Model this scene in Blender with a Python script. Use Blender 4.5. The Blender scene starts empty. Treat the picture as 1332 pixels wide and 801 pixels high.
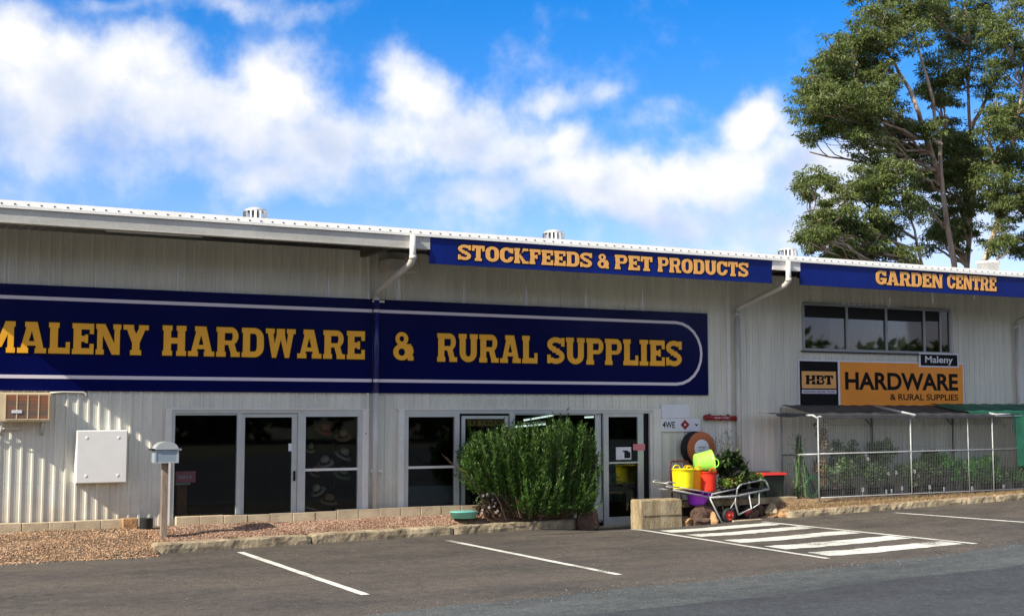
import bpy, bmesh, math, random
from mathutils import Vector, Matrix
random.seed(7)
SC = bpy.context.scene
COL = SC.collection
# ------------------------------------------------------------------ camera
CAM_Y = -22.6
H = 2.3
FPX, CXP, CYP = 1640.0, 666.0, 400.5
PITCH = math.radians(4.6538)
YAW = math.radians(27.2)
cd = bpy.data.cameras.new("camera")
cam = bpy.data.objects.new("camera", cd)
COL.objects.link(cam)
cd.sensor_width = 36.0
cd.lens = 36.0 * FPX / 1332.0
cd.clip_start = 0.1
cd.clip_end = 3000
cam.location = (0, CAM_Y, H)
cam.rotation_euler = (math.pi / 2 + PITCH, 0, -YAW)
SC.camera = cam

# ------------------------------------------------------------------ light
SUN_AL = math.radians(15)      # how far the sun stands in front of the wall plane
SUN_EL = math.radians(37)
sun_pos = Vector((-math.cos(SUN_AL) * math.cos(SUN_EL), -math.sin(SUN_AL) * math.cos(SUN_EL), math.sin(SUN_EL)))
sd = bpy.data.lights.new("sun", 'SUN')
sd.energy = 5.0
sd.angle = math.radians(0.5)
sd.color = (1.0, 0.93, 0.80)
so = bpy.data.objects.new("sun", sd)
COL.objects.link(so)
so.rotation_euler = (-sun_pos).to_track_quat('-Z', 'Y').to_euler()

SC.view_settings.view_transform = 'Standard'
SC.view_settings.look = 'None'
SC.view_settings.gamma = 1
SC.view_settings.use_curve_mapping = False
SC.view_settings.exposure = 0.6

W = bpy.data.worlds.new("World")
SC.world = W
W.use_nodes = True


def view_dir(x, y):
    """unit direction of a point of the sky, given as it stands in the photograph"""
    u = (x - CXP) / FPX
    v = (CYP - y) / FPX
    f = math.cos(PITCH) - v * math.sin(PITCH)
    z = math.sin(PITCH) + v * math.cos(PITCH)
    return Vector((f * math.sin(YAW) + u * math.cos(YAW), f * math.cos(YAW) - u * math.sin(YAW), z)).normalized()


def build_world():
    nt = W.node_tree
    N, L = nt.nodes, nt.links
    N.clear()
    out = N.new('ShaderNodeOutputWorld')
    bg = N.new('ShaderNodeBackground')
    bg.inputs['Strength'].default_value = 0.075
    sky = N.new('ShaderNodeTexSky')
    sky.sky_type = 'NISHITA'
    sky.sun_disc = False
    sky.sun_elevation = SUN_EL
    # rotation 0 is +Y, growing clockwise seen from above
    sky.sun_rotation = math.atan2(sun_pos.x, sun_pos.y) % (2 * math.pi)
    sky.altitude = 400
    sky.air_density = 1.0
    sky.dust_density = 0.6
    sky.ozone_density = 2.5
    hs = N.new('ShaderNodeHueSaturation')
    hs.inputs['Saturation'].default_value = 1.5
    hs.inputs['Value'].default_value = 1.65
    L.new(sky.outputs[0], hs.inputs['Color'])
    # cloud density group: direction -> density
    g = bpy.data.node_groups.new("cloud_density", 'ShaderNodeTree')
    g.interface.new_socket("V", in_out='INPUT', socket_type='NodeSocketVector')
    g.interface.new_socket("D", in_out='OUTPUT', socket_type='NodeSocketFloat')
    gn, gl = g.nodes, g.links
    gi, go = gn.new('NodeGroupInput'), gn.new('NodeGroupOutput')

    def math_(op, a, b=None, clamp=False):
        m = gn.new('ShaderNodeMath')
        m.operation = op
        m.use_clamp = clamp
        if op == 'SMOOTH_MAX': m.inputs[2].default_value = 0.25
        for i, s in enumerate((a, b)):
            if s is None: continue
            if isinstance(s, (int, float)): m.inputs[i].default_value = s
            else: gl.new(s, m.inputs[i])
        return m.outputs[0]

    def vec(op, a, b):
        m = gn.new('ShaderNodeVectorMath')
        m.operation = op
        for i, s in enumerate((a, b)):
            if isinstance(s, (tuple, Vector)): m.inputs[i].default_value = tuple(s)
            elif s is not None: gl.new(s, m.inputs[i])
        return m

    def noise(v, sc, det, rough):
        n = gn.new('ShaderNodeTexNoise')
        n.inputs['Scale'].default_value = sc
        n.inputs['Detail'].default_value = det
        n.inputs['Roughness'].default_value = rough
        gl.new(v, n.inputs['Vector'])
        return n
    v0 = gi.outputs[0]
    n1 = noise(v0, 7.0, 6, 0.55)
    w1 = vec('SUBTRACT', n1.outputs['Color'], (0.5, 0.5, 0.5)).outputs[0]
    sc1 = gn.new('ShaderNodeVectorMath'); sc1.operation = 'SCALE'
    gl.new(w1, sc1.inputs[0]); sc1.inputs['Scale'].default_value = 0.11
    v = vec('ADD', v0, sc1.outputs[0]).outputs[0]
    # blobs: x, y in the photograph's frame, radii, weight
    blobs = [(20, 60, 62, 55, 1.15), (95, 125, 95, 70, 1.25), (190, 95, 75, 42, 0.85), (200, 165, 110, 55, 1.0),
             (300, 165, 85, 55, 1.0), (380, 120, 52, 46, 1.15), (420, 180, 70, 55, 1.0), (350, 235, 110, 36, 0.85),
             (552, 118, 48, 44, 1.1), (590, 175, 80, 56, 1.1), (500, 185, 50, 60, 0.75), (670, 190, 70, 50, 0.95), (640, 255, 80, 42, 0.95),
             (722, 122, 42, 22, 0.72), (748, 190, 30, 34, 0.9), (740, 235, 60, 38, 1.0), (800, 258, 75, 42, 1.15), (880, 232, 60, 34, 1.0),
             (975, 178, 40, 36, 1.15), (950, 235, 70, 40, 1.05), (1030, 240, 60, 50, 1.05), (1060, 300, 80, 40, 1.0), (880, 285, 110, 30, 0.75),
             (90, 225, 140, 24, 0.55), (330, 15, 110, 20, 0.50), (180, 15, 70, 18, 0.45), (1150, 250, 110, 60, 0.8),
             (1270, 290, 120, 50, 0.7), (860, 165, 60, 24, 0.45), (800, 120, 30, 14, 0.45), (30, 190, 90, 40, .75), (-120, 120, 140, 80, 1.1), (-330, 170, 160, 80, 0.9)]
    tot = None
    X = Vector((math.cos(YAW), -math.sin(YAW), 0))
    for (bx, by, rx, ry, wt) in blobs:
        rx, ry, wt = rx * 1.22, ry * 1.16, wt * 1.06
        c = view_dir(bx, by)
        d = vec('SUBTRACT', v, c).outputs[0]
        a = vec('DOT_PRODUCT', d, X * (FPX / rx)).outputs['Value']
        b = vec('DOT_PRODUCT', d, Vector((0, 0, FPX / ry))).outputs['Value']
        a2 = math_('MULTIPLY', a, a)
        b2 = math_('MULTIPLY', b, b)
        f = vec('DOT_PRODUCT', d, (math.sin(YAW) * 2.2, math.cos(YAW) * 2.2, 0)).outputs['Value']
        s = math_('ADD', math_('ADD', a2, b2), math_('MULTIPLY', f, f))
        e = math_('MULTIPLY', math_('EXPONENT', math_('MULTIPLY', s, -0.9)), wt)
        tot = e if tot is None else math_('SMOOTH_MAX', tot, e)
    # the rest of the sky: loose cumulus everywhere outside the photographed part
    n2 = noise(v0, 2.6, 5, 0.5)
    fw = vec('DOT_PRODUCT', v0, view_dir(600, 250)).outputs['Value']
    mr = gn.new('ShaderNodeMapRange')
    gl.new(fw, mr.inputs[0])
    mr.inputs[1].default_value = 0.80
    mr.inputs[2].default_value = 0.62
    away = mr.outputs[0]
    mr2 = gn.new('ShaderNodeMapRange')
    gl.new(n2.outputs[0], mr2.inputs[0])
    mr2.inputs[1].default_value = 0.40
    mr2.inputs[2].default_value = 0.60
    tot = math_('ADD', tot, math_('MULTIPLY', away, mr2.outputs[0]))
    n3 = noise(v0, 22.0, 6, 0.62)
    tot = math_('ADD', tot, math_('MULTIPLY', math_('SUBTRACT', n3.outputs[0], 0.5), 0.95))
    n4 = noise(v0, 9.0, 4, 0.6)
    tot = math_('ADD', tot, math_('MULTIPLY', math_('SUBTRACT', n4.outputs[0], 0.52), 0.9))
    gl.new(tot, go.inputs[0])

    tc = N.new('ShaderNodeTexCoord')
    dn = N.new('ShaderNodeGroup'); dn.node_tree = g
    L.new(tc.outputs['Generated'], dn.inputs[0])
    off = N.new('ShaderNodeVectorMath'); off.operation = 'ADD'
    L.new(tc.outputs['Generated'], off.inputs[0])
    off.inputs[1].default_value = tuple(Vector((-0.030, 0.015, 0.034)))
    dn2 = N.new('ShaderNodeGroup'); dn2.node_tree = g
    L.new(off.outputs[0], dn2.inputs[0])
    al = N.new('ShaderNodeMapRange'); al.interpolation_type = 'SMOOTHSTEP'
    L.new(dn.outputs[0], al.inputs[0])
    al.inputs[1].default_value = 0.16
    al.inputs[2].default_value = 1.08
    sh = N.new('ShaderNodeMapRange')
    L.new(dn2.outputs[0], sh.inputs[0])
    sh.inputs[1].default_value = 0.45
    sh.inputs[2].default_value = 1.25
    cr = N.new('ShaderNodeMixRGB')
    cr.inputs[1].default_value = (9.2, 9.2, 9.3, 1)
    cr.inputs[2].default_value = (5.7, 6.5, 8.3, 1)
    L.new(sh.outputs[0], cr.inputs[0])
    mx = N.new('ShaderNodeMixRGB')
    L.new(al.outputs[0], mx.inputs[0])
    tn = N.new('ShaderNodeMixRGB'); tn.blend_type = 'MULTIPLY'; tn.inputs[0].default_value = 1
    tn.inputs[2].default_value = (1.35, 0.92, 1.08, 1)
    L.new(hs.outputs[0], tn.inputs[1])
    L.new(tn.outputs[0], mx.inputs[1])
    L.new(cr.outputs[0], mx.inputs[2])
    L.new(mx.outputs[0], bg.inputs[0])
    L.new(bg.outputs[0], out.inputs[0])


build_world()

# ------------------------------------------------------------------ materials
def mat(name, col, rough=0.6, metal=0.0, var=0.0, vscale=4.0, bump=0.0, bscale=40.0, col2=None, stretch=None,
        spec=0.5, fine=0.0, fscale=90.0):
    m = bpy.data.materials.new(name)
    m.use_nodes = True
    nt = m.node_tree
    N, L = nt.nodes, nt.links
    b = N['Principled BSDF']
    b.inputs['Roughness'].default_value = rough
    b.inputs['Metallic'].default_value = metal
    b.inputs['Specular IOR Level'].default_value = spec
    b.inputs['Base Color'].default_value = (*col, 1)
    tc = N.new('ShaderNodeTexCoord')
    vec = tc.outputs['Object']
    if stretch:
        mp = N.new('ShaderNodeMapping')
        mp.inputs['Scale'].default_value = stretch
        L.new(vec, mp.inputs[0])
        vec = mp.outputs[0]
    last = None
    if var or col2:
        n = N.new('ShaderNodeTexNoise')
        n.inputs['Scale'].default_value = vscale
        n.inputs['Detail'].default_value = 5
        n.inputs['Roughness'].default_value = 0.65
        L.new(vec, n.inputs['Vector'])
        mr = N.new('ShaderNodeMapRange')
        mr.inputs[1].default_value = 0.35
        mr.inputs[2].default_value = 0.65
        L.new(n.outputs[0], mr.inputs[0])
        mx = N.new('ShaderNodeMixRGB')
        L.new(mr.outputs[0], mx.inputs[0])
        c2 = col2 or tuple(c * (1 - var) for c in col)
        mx.inputs[1].default_value = (*col, 1)
        mx.inputs[2].default_value = (*c2, 1)
        last = mx.outputs[0]
    if fine:
        n = N.new('ShaderNodeTexNoise')
        n.inputs['Scale'].default_value = fscale
        n.inputs['Detail'].default_value = 3
        n.inputs['Roughness'].default_value = 0.7
        L.new(tc.outputs['Object'], n.inputs['Vector'])
        mr = N.new('ShaderNodeMapRange')
        mr.inputs[1].default_value = 0.3
        mr.inputs[2].default_value = 0.7
        mr.inputs[3].default_value = 1 - fine
        mr.inputs[4].default_value = 1 + fine
        L.new(n.outputs[0], mr.inputs[0])
        mm = N.new('ShaderNodeMixRGB'); mm.blend_type = 'MULTIPLY'
        mm.inputs[0].default_value = 1
        if last: L.new(last, mm.inputs[1])
        else: mm.inputs[1].default_value = (*col, 1)
        L.new(mr.outputs[0], mm.inputs[2])
        last = mm.outputs[0]
    if last: L.new(last, b.inputs['Base Color'])
    if bump:
        n = N.new('ShaderNodeTexNoise')
        n.inputs['Scale'].default_value = bscale
        n.inputs['Detail'].default_value = 4
        L.new(vec, n.inputs['Vector'])
        bp = N.new('ShaderNodeBump')
        bp.inputs['Strength'].default_value = bump
        bp.inputs['Distance'].default_value = 0.02
        L.new(n.outputs[0], bp.inputs['Height'])
        L.new(bp.outputs[0], b.inputs['Normal'])
    return m


def rand_tint(m, lo=0.7, hi=1.3):
    """per-piece brightness for loose pieces joined in one mesh"""
    nt = m.node_tree
    N, L = nt.nodes, nt.links
    b = N['Principled BSDF']
    gm = N.new('ShaderNodeNewGeometry')
    mr = N.new('ShaderNodeMapRange')
    mr.inputs[3].default_value = lo
    mr.inputs[4].default_value = hi
    L.new(gm.outputs['Random Per Island'], mr.inputs[0])
    mm = N.new('ShaderNodeMixRGB'); mm.blend_type = 'MULTIPLY'
    mm.inputs[0].default_value = 1
    lk = [l for l in nt.links if l.to_socket == b.inputs['Base Color']]
    if lk: L.new(lk[0].from_socket, mm.inputs[1])
    else: mm.inputs[1].default_value = b.inputs['Base Color'].default_value
    L.new(mr.outputs[0], mm.inputs[2])
    L.new(mm.outputs[0], b.inputs['Base Color'])
    return m


def leaf_mat(name, c1, c2, trans=0.25, rough=0.5):
    m = bpy.data.materials.new(name)
    m.use_nodes = True
    nt = m.node_tree
    N, L = nt.nodes, nt.links
    b = N['Principled BSDF']
    b.inputs['Roughness'].default_value = rough
    b.inputs['Specular IOR Level'].default_value = 0.4
    gm = N.new('ShaderNodeNewGeometry')
    mx = N.new('ShaderNodeMixRGB')
    L.new(gm.outputs['Random Per Island'], mx.inputs[0])
    mx.inputs[1].default_value = (*c1, 1)
    mx.inputs[2].default_value = (*c2, 1)
    L.new(mx.outputs[0], b.inputs['Base Color'])
    t = N.new('ShaderNodeBsdfTranslucent')
    L.new(mx.outputs[0], t.inputs[0])
    ms = N.new('ShaderNodeMixShader')
    ms.inputs[0].default_value = trans
    L.new(b.outputs[0], ms.inputs[1])
    L.new(t.outputs[0], ms.inputs[2])
    L.new(ms.outputs[0], N['Material Output'].inputs[0])
    return m


def glass_mat(name, tint=(0.75, 0.8, 0.8), base=0.0):
    m = bpy.data.materials.new(name)
    m.use_nodes = True
    nt = m.node_tree
    N, L = nt.nodes, nt.links
    N.remove(N['Principled BSDF'])
    tr = N.new('ShaderNodeBsdfTransparent')
    tr.inputs[0].default_value = (*tint, 1)
    gl = N.new('ShaderNodeBsdfGlossy')
    gl.inputs['Roughness'].default_value = 0.02
    fr = N.new('ShaderNodeFresnel')
    fr.inputs[0].default_value = 1.42
    ad = N.new('ShaderNodeMath'); ad.operation = 'ADD'
    ad.inputs[1].default_value = base
    L.new(fr.outputs[0], ad.inputs[0])
    nz = N.new('ShaderNodeTexNoise')
    nz.inputs['Scale'].default_value = 1.3
    bp = N.new('ShaderNodeBump'); bp.inputs['Strength'].default_value = 0.06
    L.new(nz.outputs[0], bp.inputs['Height'])
    L.new(bp.outputs[0], gl.inputs['Normal'])
    ms = N.new('ShaderNodeMixShader')
    L.new(ad.outputs[0], ms.inputs[0])
    L.new(tr.outputs[0], ms.inputs[1])
    L.new(gl.outputs[0], ms.inputs[2])
    L.new(ms.outputs[0], N['Material Output'].inputs[0])
    return m


M = {}
M['clad'] = mat('wall_cladding_paint', (0.74, 0.725, 0.615), 0.42, var=0.15, vscale=1.6, stretch=(3, 3, 0.35), fine=0.05, fscale=30)
def object_tint(m, lo, hi):
    nt = m.node_tree; N, L = nt.nodes, nt.links
    b = N['Principled BSDF']
    oi = N.new('ShaderNodeObjectInfo'); mr = N.new('ShaderNodeMapRange')
    mr.inputs[3].default_value = lo; mr.inputs[4].default_value = hi
    L.new(oi.outputs['Random'], mr.inputs[0])
    mm = N.new('ShaderNodeMixRGB'); mm.blend_type = 'MULTIPLY'; mm.inputs[0].default_value = 1
    lk = [l for l in nt.links if l.to_socket == b.inputs['Base Color']]
    L.new(lk[0].from_socket, mm.inputs[1]); L.new(mr.outputs[0], mm.inputs[2]); L.new(mm.outputs[0], b.inputs['Base Color'])


object_tint(M['clad'], 0.93, 1.04)


def splash(m):
    nt = m.node_tree; N, L = nt.nodes, nt.links
    b = N['Principled BSDF']
    tc = N.new('ShaderNodeTexCoord'); sp = N.new('ShaderNodeSeparateXYZ'); L.new(tc.outputs['Object'], sp.inputs[0])
    n = N.new('ShaderNodeTexNoise'); n.inputs['Scale'].default_value = 2.2; n.inputs['Detail'].default_value = 6
    L.new(tc.outputs['Object'], n.inputs['Vector'])
    ad = N.new('ShaderNodeMath'); ad.operation = 'MULTIPLY_ADD'; ad.inputs[1].default_value = -1.2; L.new(n.outputs[0], ad.inputs[0]); L.new(sp.outputs[2], ad.inputs[2])
    mr = N.new('ShaderNodeMapRange'); mr.inputs[1].default_value = 0.35; mr.inputs[2].default_value = -0.25; mr.inputs[3].default_value = 0; mr.inputs[4].default_value = .45
    L.new(ad.outputs[0], mr.inputs[0])
    mm = N.new('ShaderNodeMixRGB'); L.new(mr.outputs[0], mm.inputs[0])
    lk = [l for l in nt.links if l.to_socket == b.inputs['Base Color']]
    L.new(lk[0].from_socket, mm.inputs[1]); mm.inputs[2].default_value = (.40, .30, .19, 1); L.new(mm.outputs[0], b.inputs['Base Color'])


splash(M['clad'])
M['trim'] = mat('white_trim_paint', (0.76, 0.73, 0.66), 0.4, var=0.10, vscale=3, fine=0.05)
M['alu'] = mat('aluminium_frame', (0.60, 0.62, 0.58), 0.35, metal=0.25, var=0.12, vscale=3)
M['alub'] = mat('bronze_grey_frame', (0.30, 0.31, 0.31), 0.35, metal=0.3, var=0.1)
M['roof'] = mat('roof_sheet', (0.80, 0.78, 0.72), 0.4, var=0.15, vscale=1.6, fine=0.12, fscale=25)
M['gutter'] = mat('weathered_fascia_paint', (0.56, 0.54, 0.475), 0.5, var=0.22, vscale=1.3, stretch=(1, 1, 3), fine=0.08, fscale=20)
M['pipe'] = mat('cream_pipe_paint', (0.62, 0.60, 0.54), 0.35, var=0.15, vscale=2.5, fine=0.05)
M['pipeblue'] = mat('blue_painted_pipe', (0.012, 0.018, 0.14), 0.3)
M['signblue'] = mat('navy_sign_face', (0.002, 0.004, 0.070), 0.2, var=0.25, vscale=0.5, spec=0.13)
M['signblue2'] = mat('royal_blue_sign_face', (0.004, 0.018, 0.18), 0.3, var=0.3, vscale=0.7, spec=0.15)
M['gold'] = mat('gold_lettering', (1.0, 0.47, 0.02), 0.45, var=0.12, vscale=2)
M['gold2'] = mat('pale_gold_lettering', (0.85, 0.42, 0.11), 0.45, var=0.1)
M['black'] = mat('black_print', (0.004, 0.004, 0.005), 0.5, spec=0.12)
M['lilac'] = mat('white_sign_line', (0.72, 0.66, 0.72), 0.4)
M['orange'] = mat('orange_sign_face', (0.95, 0.31, 0.008), 0.4, var=0.1, vscale=1.0)
M['white'] = mat('white_print', (0.75, 0.75, 0.78), 0.4, var=0.06)
M['glass'] = glass_mat('shop_glass', (0.80, 0.84, 0.84))
M['glassdoor'] = glass_mat('green_tinted_glass', (0.68, 0.84, 0.78), 0.01)
M['glassup'] = glass_mat('office_glass', (0.5, 0.55, 0.58), 0.03)
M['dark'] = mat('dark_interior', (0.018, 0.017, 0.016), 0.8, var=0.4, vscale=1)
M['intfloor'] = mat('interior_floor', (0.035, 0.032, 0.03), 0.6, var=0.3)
M['asphalt'] = None
M['conc'] = mat('old_concrete', (0.46, 0.37, 0.23), 0.85, col2=(0.17, 0.13, 0.08), vscale=3.5, bump=0.6, bscale=25, fine=0.25, fscale=60)
M['blockc'] = mat('stained_concrete_block', (0.44, 0.36, 0.22), 0.85, col2=(0.20, 0.14, 0.07), vscale=4.5, bump=0.5, bscale=30, stretch=(1, 1, 0.35), fine=0.25, fscale=40)
M['edge'] = mat('garden_edging_concrete', (0.58, 0.47, 0.31), 0.85, col2=(0.42, 0.33, 0.21), vscale=3, bump=0.4, fine=0.15)
M['soil'] = mat('dirt', (0.17, 0.11, 0.065), 0.95, col2=(0.09, 0.06, 0.035), vscale=5, bump=0.8, bscale=30, fine=0.3)
M['sand'] = mat('dry_verge_soil', (0.30, 0.22, 0.12), 0.95, col2=(0.20, 0.10, 0.05), vscale=3, bump=0.9, bscale=30, fine=0.35, fscale=40)
M['stone'] = rand_tint(mat('gravel_stone', (0.38, 0.25, 0.17), 0.85, col2=(0.30, 0.17, 0.11), vscale=2.0), 0.55, 1.5)
M['stonep'] = rand_tint(mat('ochre_gravel_stone', (0.44, 0.29, 0.17), 0.85, col2=(0.31, 0.18, 0.10), vscale=2.0), 0.5, 1.6)
M['rock'] = mat('brown_rock', (0.16, 0.095, 0.06), 0.9, col2=(0.07, 0.04, 0.03), vscale=6, bump=0.8, bscale=20)
M['rocko'] = mat('ochre_rock', (0.46, 0.27, 0.12), 0.9, col2=(0.26, 0.14, 0.07), vscale=6, bump=0.8, bscale=20)
M['paint'] = None
M['soffit'] = mat('soffit_brown', (0.10, 0.09, 0.07), 0.8, var=0.3)
M['galv'] = mat('galvanised_tube', (0.55, 0.56, 0.56), 0.35, metal=0.6, var=0.2, vscale=8)
M['galvw'] = mat('pale_galvanised_post', (0.62, 0.63, 0.62), 0.4, metal=0.3, var=0.2, vscale=8)
M['wire'] = mat('mesh_wire', (0.16, 0.17, 0.17), 0.5, metal=0.4)
M['steelb'] = mat('black_steel', (0.012, 0.012, 0.013), 0.5, spec=0.2)
M['shade'] = mat('black_shade_cloth', (0.04, 0.042, 0.048), 0.8, var=0.3, vscale=6)
def porous(m, f):
    nt = m.node_tree
    o = nt.nodes['Material Output']; b = nt.nodes['Principled BSDF']
    t = nt.nodes.new('ShaderNodeBsdfTransparent'); x = nt.nodes.new('ShaderNodeMixShader')
    x.inputs[0].default_value = f
    nt.links.new(b.outputs[0], x.inputs[1]); nt.links.new(t.outputs[0], x.inputs[2]); nt.links.new(x.outputs[0], o.inputs[0])


porous(M['shade'], 0.12)
M['shadeg'] = mat('green_shade_cloth', (0.012, 0.13, 0.075), 0.7, var=0.3, vscale=4)
porous(M['shadeg'], 0.06)
M['yellow'] = mat('yellow_plastic', (0.88, 0.72, 0.0), 0.5, var=0.10, vscale=8)
M['orangep'] = mat('orange_plastic', (0.90, 0.32, 0.0), 0.35)
M['red'] = mat('red_plastic', (0.80, 0.035, 0.01), 0.5, var=0.15, vscale=8)
M['lime'] = mat('lime_plastic', (0.34, 0.80, 0.08), 0.5, var=0.12, vscale=8)
M['purple'] = mat('purple_plastic', (0.46, 0.06, 0.80), 0.35)
M['turq'] = mat('turquoise_plastic', (0.16, 0.46, 0.40), 0.4)
M['hosered'] = mat('hose_reel_red_brown', (0.50, 0.13, 0.035), 0.45, var=0.15)
M['pipered'] = mat('red_paint', (0.33, 0.02, 0.02), 0.4, var=0.2)
M['rubber'] = mat('black_rubber', (0.015, 0.015, 0.015), 0.7)
M['wheelred'] = mat('red_wheel_hub', (0.55, 0.05, 0.03), 0.45)
M['bin'] = mat('dark_green_bin', (0.012, 0.022, 0.016), 0.45)
M['binred'] = mat('red_bin_lid', (0.55, 0.03, 0.02), 0.4)
M['acbody'] = mat('beige_air_conditioner_case', (0.72, 0.58, 0.36), 0.5, var=0.12)
M['acgrille'] = mat('rusty_grille', (0.48, 0.20, 0.08), 0.7, col2=(0.22, 0.19, 0.15), vscale=5, stretch=(0.2, 1, 2.2))
M['cab'] = mat('white_cabinet', (0.80, 0.79, 0.74), 0.45, var=0.04)
M['mail'] = mat('mailbox_metal', (0.34, 0.42, 0.48), 0.4, metal=0.3, var=0.15)
M['maillid'] = mat('mailbox_lid_metal', (0.62, 0.66, 0.66), 0.3, metal=0.5)
M['wood'] = mat('weathered_timber', (0.34, 0.27, 0.20), 0.85, col2=(0.17, 0.12, 0.09), vscale=4, stretch=(8, 8, 0.6), bump=0.5)
M['wood2'] = mat('brown_timber', (0.22, 0.08, 0.03), 0.8, var=0.3)
M['pink'] = mat('pink_sign', (0.70, 0.20, 0.24), 0.5)
M['pot'] = mat('terracotta_plastic', (0.26, 0.07, 0.035), 0.6)
M['bark'] = mat('gum_bark', (0.52, 0.44, 0.34), 0.8, col2=(0.22, 0.12, 0.075), vscale=1.2, stretch=(2, 2, 0.35), bump=0.4)
M['bark2'] = mat('shrub_stem', (0.12, 0.08, 0.05), 0.9)
M['leafgum'] = leaf_mat('gum_leaf', (0.065, 0.100, 0.020), (0.155, 0.190, 0.048), 0.3)
M['leafbush'] = leaf_mat('shrub_leaf', (0.010, 0.036, 0.006), (0.100, 0.200, 0.026), 0.25)
M['leafdark'] = leaf_mat('dark_glossy_leaf', (0.016, 0.042, 0.012), (0.09, 0.13, 0.045), 0.2, 0.3)
M['leaflight'] = leaf_mat('pale_green_leaf', (0.10, 0.19, 0.02), (0.26, 0.34, 0.07), 0.3)
M['leafrose'] = leaf_mat('rose_leaf', (0.03, 0.10, 0.025), (0.24, 0.32, 0.15), 0.3)
M['leafgreen'] = leaf_mat('garden_leaf', (0.04, 0.18, 0.03), (0.15, 0.38, 0.07), 0.3)
M['drygrass'] = leaf_mat('dry_grass', (0.38, 0.28, 0.13), (0.20, 0.14, 0.07), 0.2)
M['petal'] = mat('white_petal', (0.8, 0.78, 0.72), 0.6)
M['petalp'] = mat('pink_petal', (0.7, 0.25, 0.3), 0.6)
M['counter'] = mat('grey_counter_panel', (0.20, 0.24, 0.25), 0.6)
M['tube'] = mat('fluorescent_batten', (0.6, 0.65, 0.62), 0.4)
M['straw'] = mat('straw', (0.42, 0.36, 0.24), 0.8, var=0.2, vscale=20)
M['felt_red'] = mat('red_felt', (0.35, 0.03, 0.015), 0.8)
M['felt_brown'] = mat('tan_felt', (0.35, 0.17, 0.08), 0.8)
M['felt_green'] = mat('sage_cloth', (0.22, 0.26, 0.16), 0.8)
M['shelf'] = mat('shelf_board', (0.07, 0.06, 0.05), 0.7)
M['hosegreen'] = mat('green_hose', (0.02, 0.10, 0.04), 0.45)


def lamp_mat():
    m = mat('lit_fluorescent_tube', (0.8, 0.8, 0.8), 0.4)
    b = m.node_tree.nodes['Principled BSDF']
    b.inputs['Emission Color'].default_value = (0.85, 1.0, 0.92, 1)
    b.inputs['Emission Strength'].default_value = 0.9
    return m


M['lit'] = lamp_mat()


def ground_mat(name, c1, c2, speck, patch=None):
    m = bpy.data.materials.new(name)
    m.use_nodes = True
    nt = m.node_tree
    N, L = nt.nodes, nt.links
    b = N['Principled BSDF']
    b.inputs['Roughness'].default_value = 0.85
    tc = N.new('ShaderNodeTexCoord')

    def noise(s, d, r=0.6, st=None):
        n = N.new('ShaderNodeTexNoise')
        n.inputs['Scale'].default_value = s
        n.inputs['Detail'].default_value = d
        n.inputs['Roughness'].default_value = r
        if st:
            mp = N.new('ShaderNodeMapping'); mp.inputs['Scale'].default_value = st
            L.new(tc.outputs['Object'], mp.inputs[0]); L.new(mp.outputs[0], n.inputs['Vector'])
        else:
            L.new(tc.outputs['Object'], n.inputs['Vector'])
        return n.outputs[0]

    def ramp(v, a, b_, lo=0, hi=1):
        r = N.new('ShaderNodeMapRange')
        r.inputs[1].default_value = a; r.inputs[2].default_value = b_
        r.inputs[3].default_value = lo; r.inputs[4].default_value = hi
        L.new(v, r.inputs[0])
        return r.outputs[0]

    def mix(f, a, b_, t='MIX'):
        x = N.new('ShaderNodeMixRGB'); x.blend_type = t
        for i, s in enumerate((f, a, b_)):
            if isinstance(s, (int, float)): x.inputs[i].default_value = s
            elif isinstance(s, tuple): x.inputs[i].default_value = (*s, 1)
            else: L.new(s, x.inputs[i])
        return x.outputs[0]
    c = mix(ramp(noise(0.55, 7, 0.72, (0.5, 1.2, 1)), 0.40, 0.60), c1, c2)
    c = mix(ramp(noise(3.2, 5, 0.7), 0.42, 0.72, 0, 0.45), c, tuple(x * 1.35 for x in c1))
    f = noise(34, 4, 0.8)
    c = mix(1.0, c, ramp(noise(9, 4, 0.75), 0.35, 0.65, 0.74, 1.22), 'MULTIPLY')
    c = mix(1.0, c, ramp(f, 0.3, 0.7, 1 - speck, 1 + speck), 'MULTIPLY')
    vor = N.new('ShaderNodeTexVoronoi'); vor.inputs['Scale'].default_value = 20
    L.new(tc.outputs['Object'], vor.inputs['Vector'])
    c = mix(ramp(vor.outputs['Distance'], 0.14, 0.09, 0, 0.35), c, (0.30, 0.27, 0.24))
    # cracks
    v2 = N.new('ShaderNodeTexVoronoi'); v2.feature = 'DISTANCE_TO_EDGE'; v2.inputs['Scale'].default_value = 0.33
    ad = N.new('ShaderNodeVectorMath'); ad.operation = 'ADD'
    nn = N.new('ShaderNodeTexNoise'); nn.inputs['Scale'].default_value = 1.6; nn.inputs['Detail'].default_value = 5
    L.new(tc.outputs['Object'], nn.inputs['Vector'])
    L.new(tc.outputs['Object'], ad.inputs[0]); L.new(nn.outputs['Color'], ad.inputs[1])
    L.new(ad.outputs[0], v2.inputs['Vector'])
    c = mix(ramp(v2.outputs['Distance'], 0.0, 0.006, 0.55, 0), c, (0.025, 0.022, 0.02))
    L.new(c, b.inputs['Base Color'])
    bp = N.new('ShaderNodeBump'); bp.inputs['Strength'].default_value = 0.9; bp.inputs['Distance'].default_value = 0.008
    L.new(f, bp.inputs['Height']); L.new(bp.outputs[0], b.inputs['Normal'])
    return m


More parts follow.
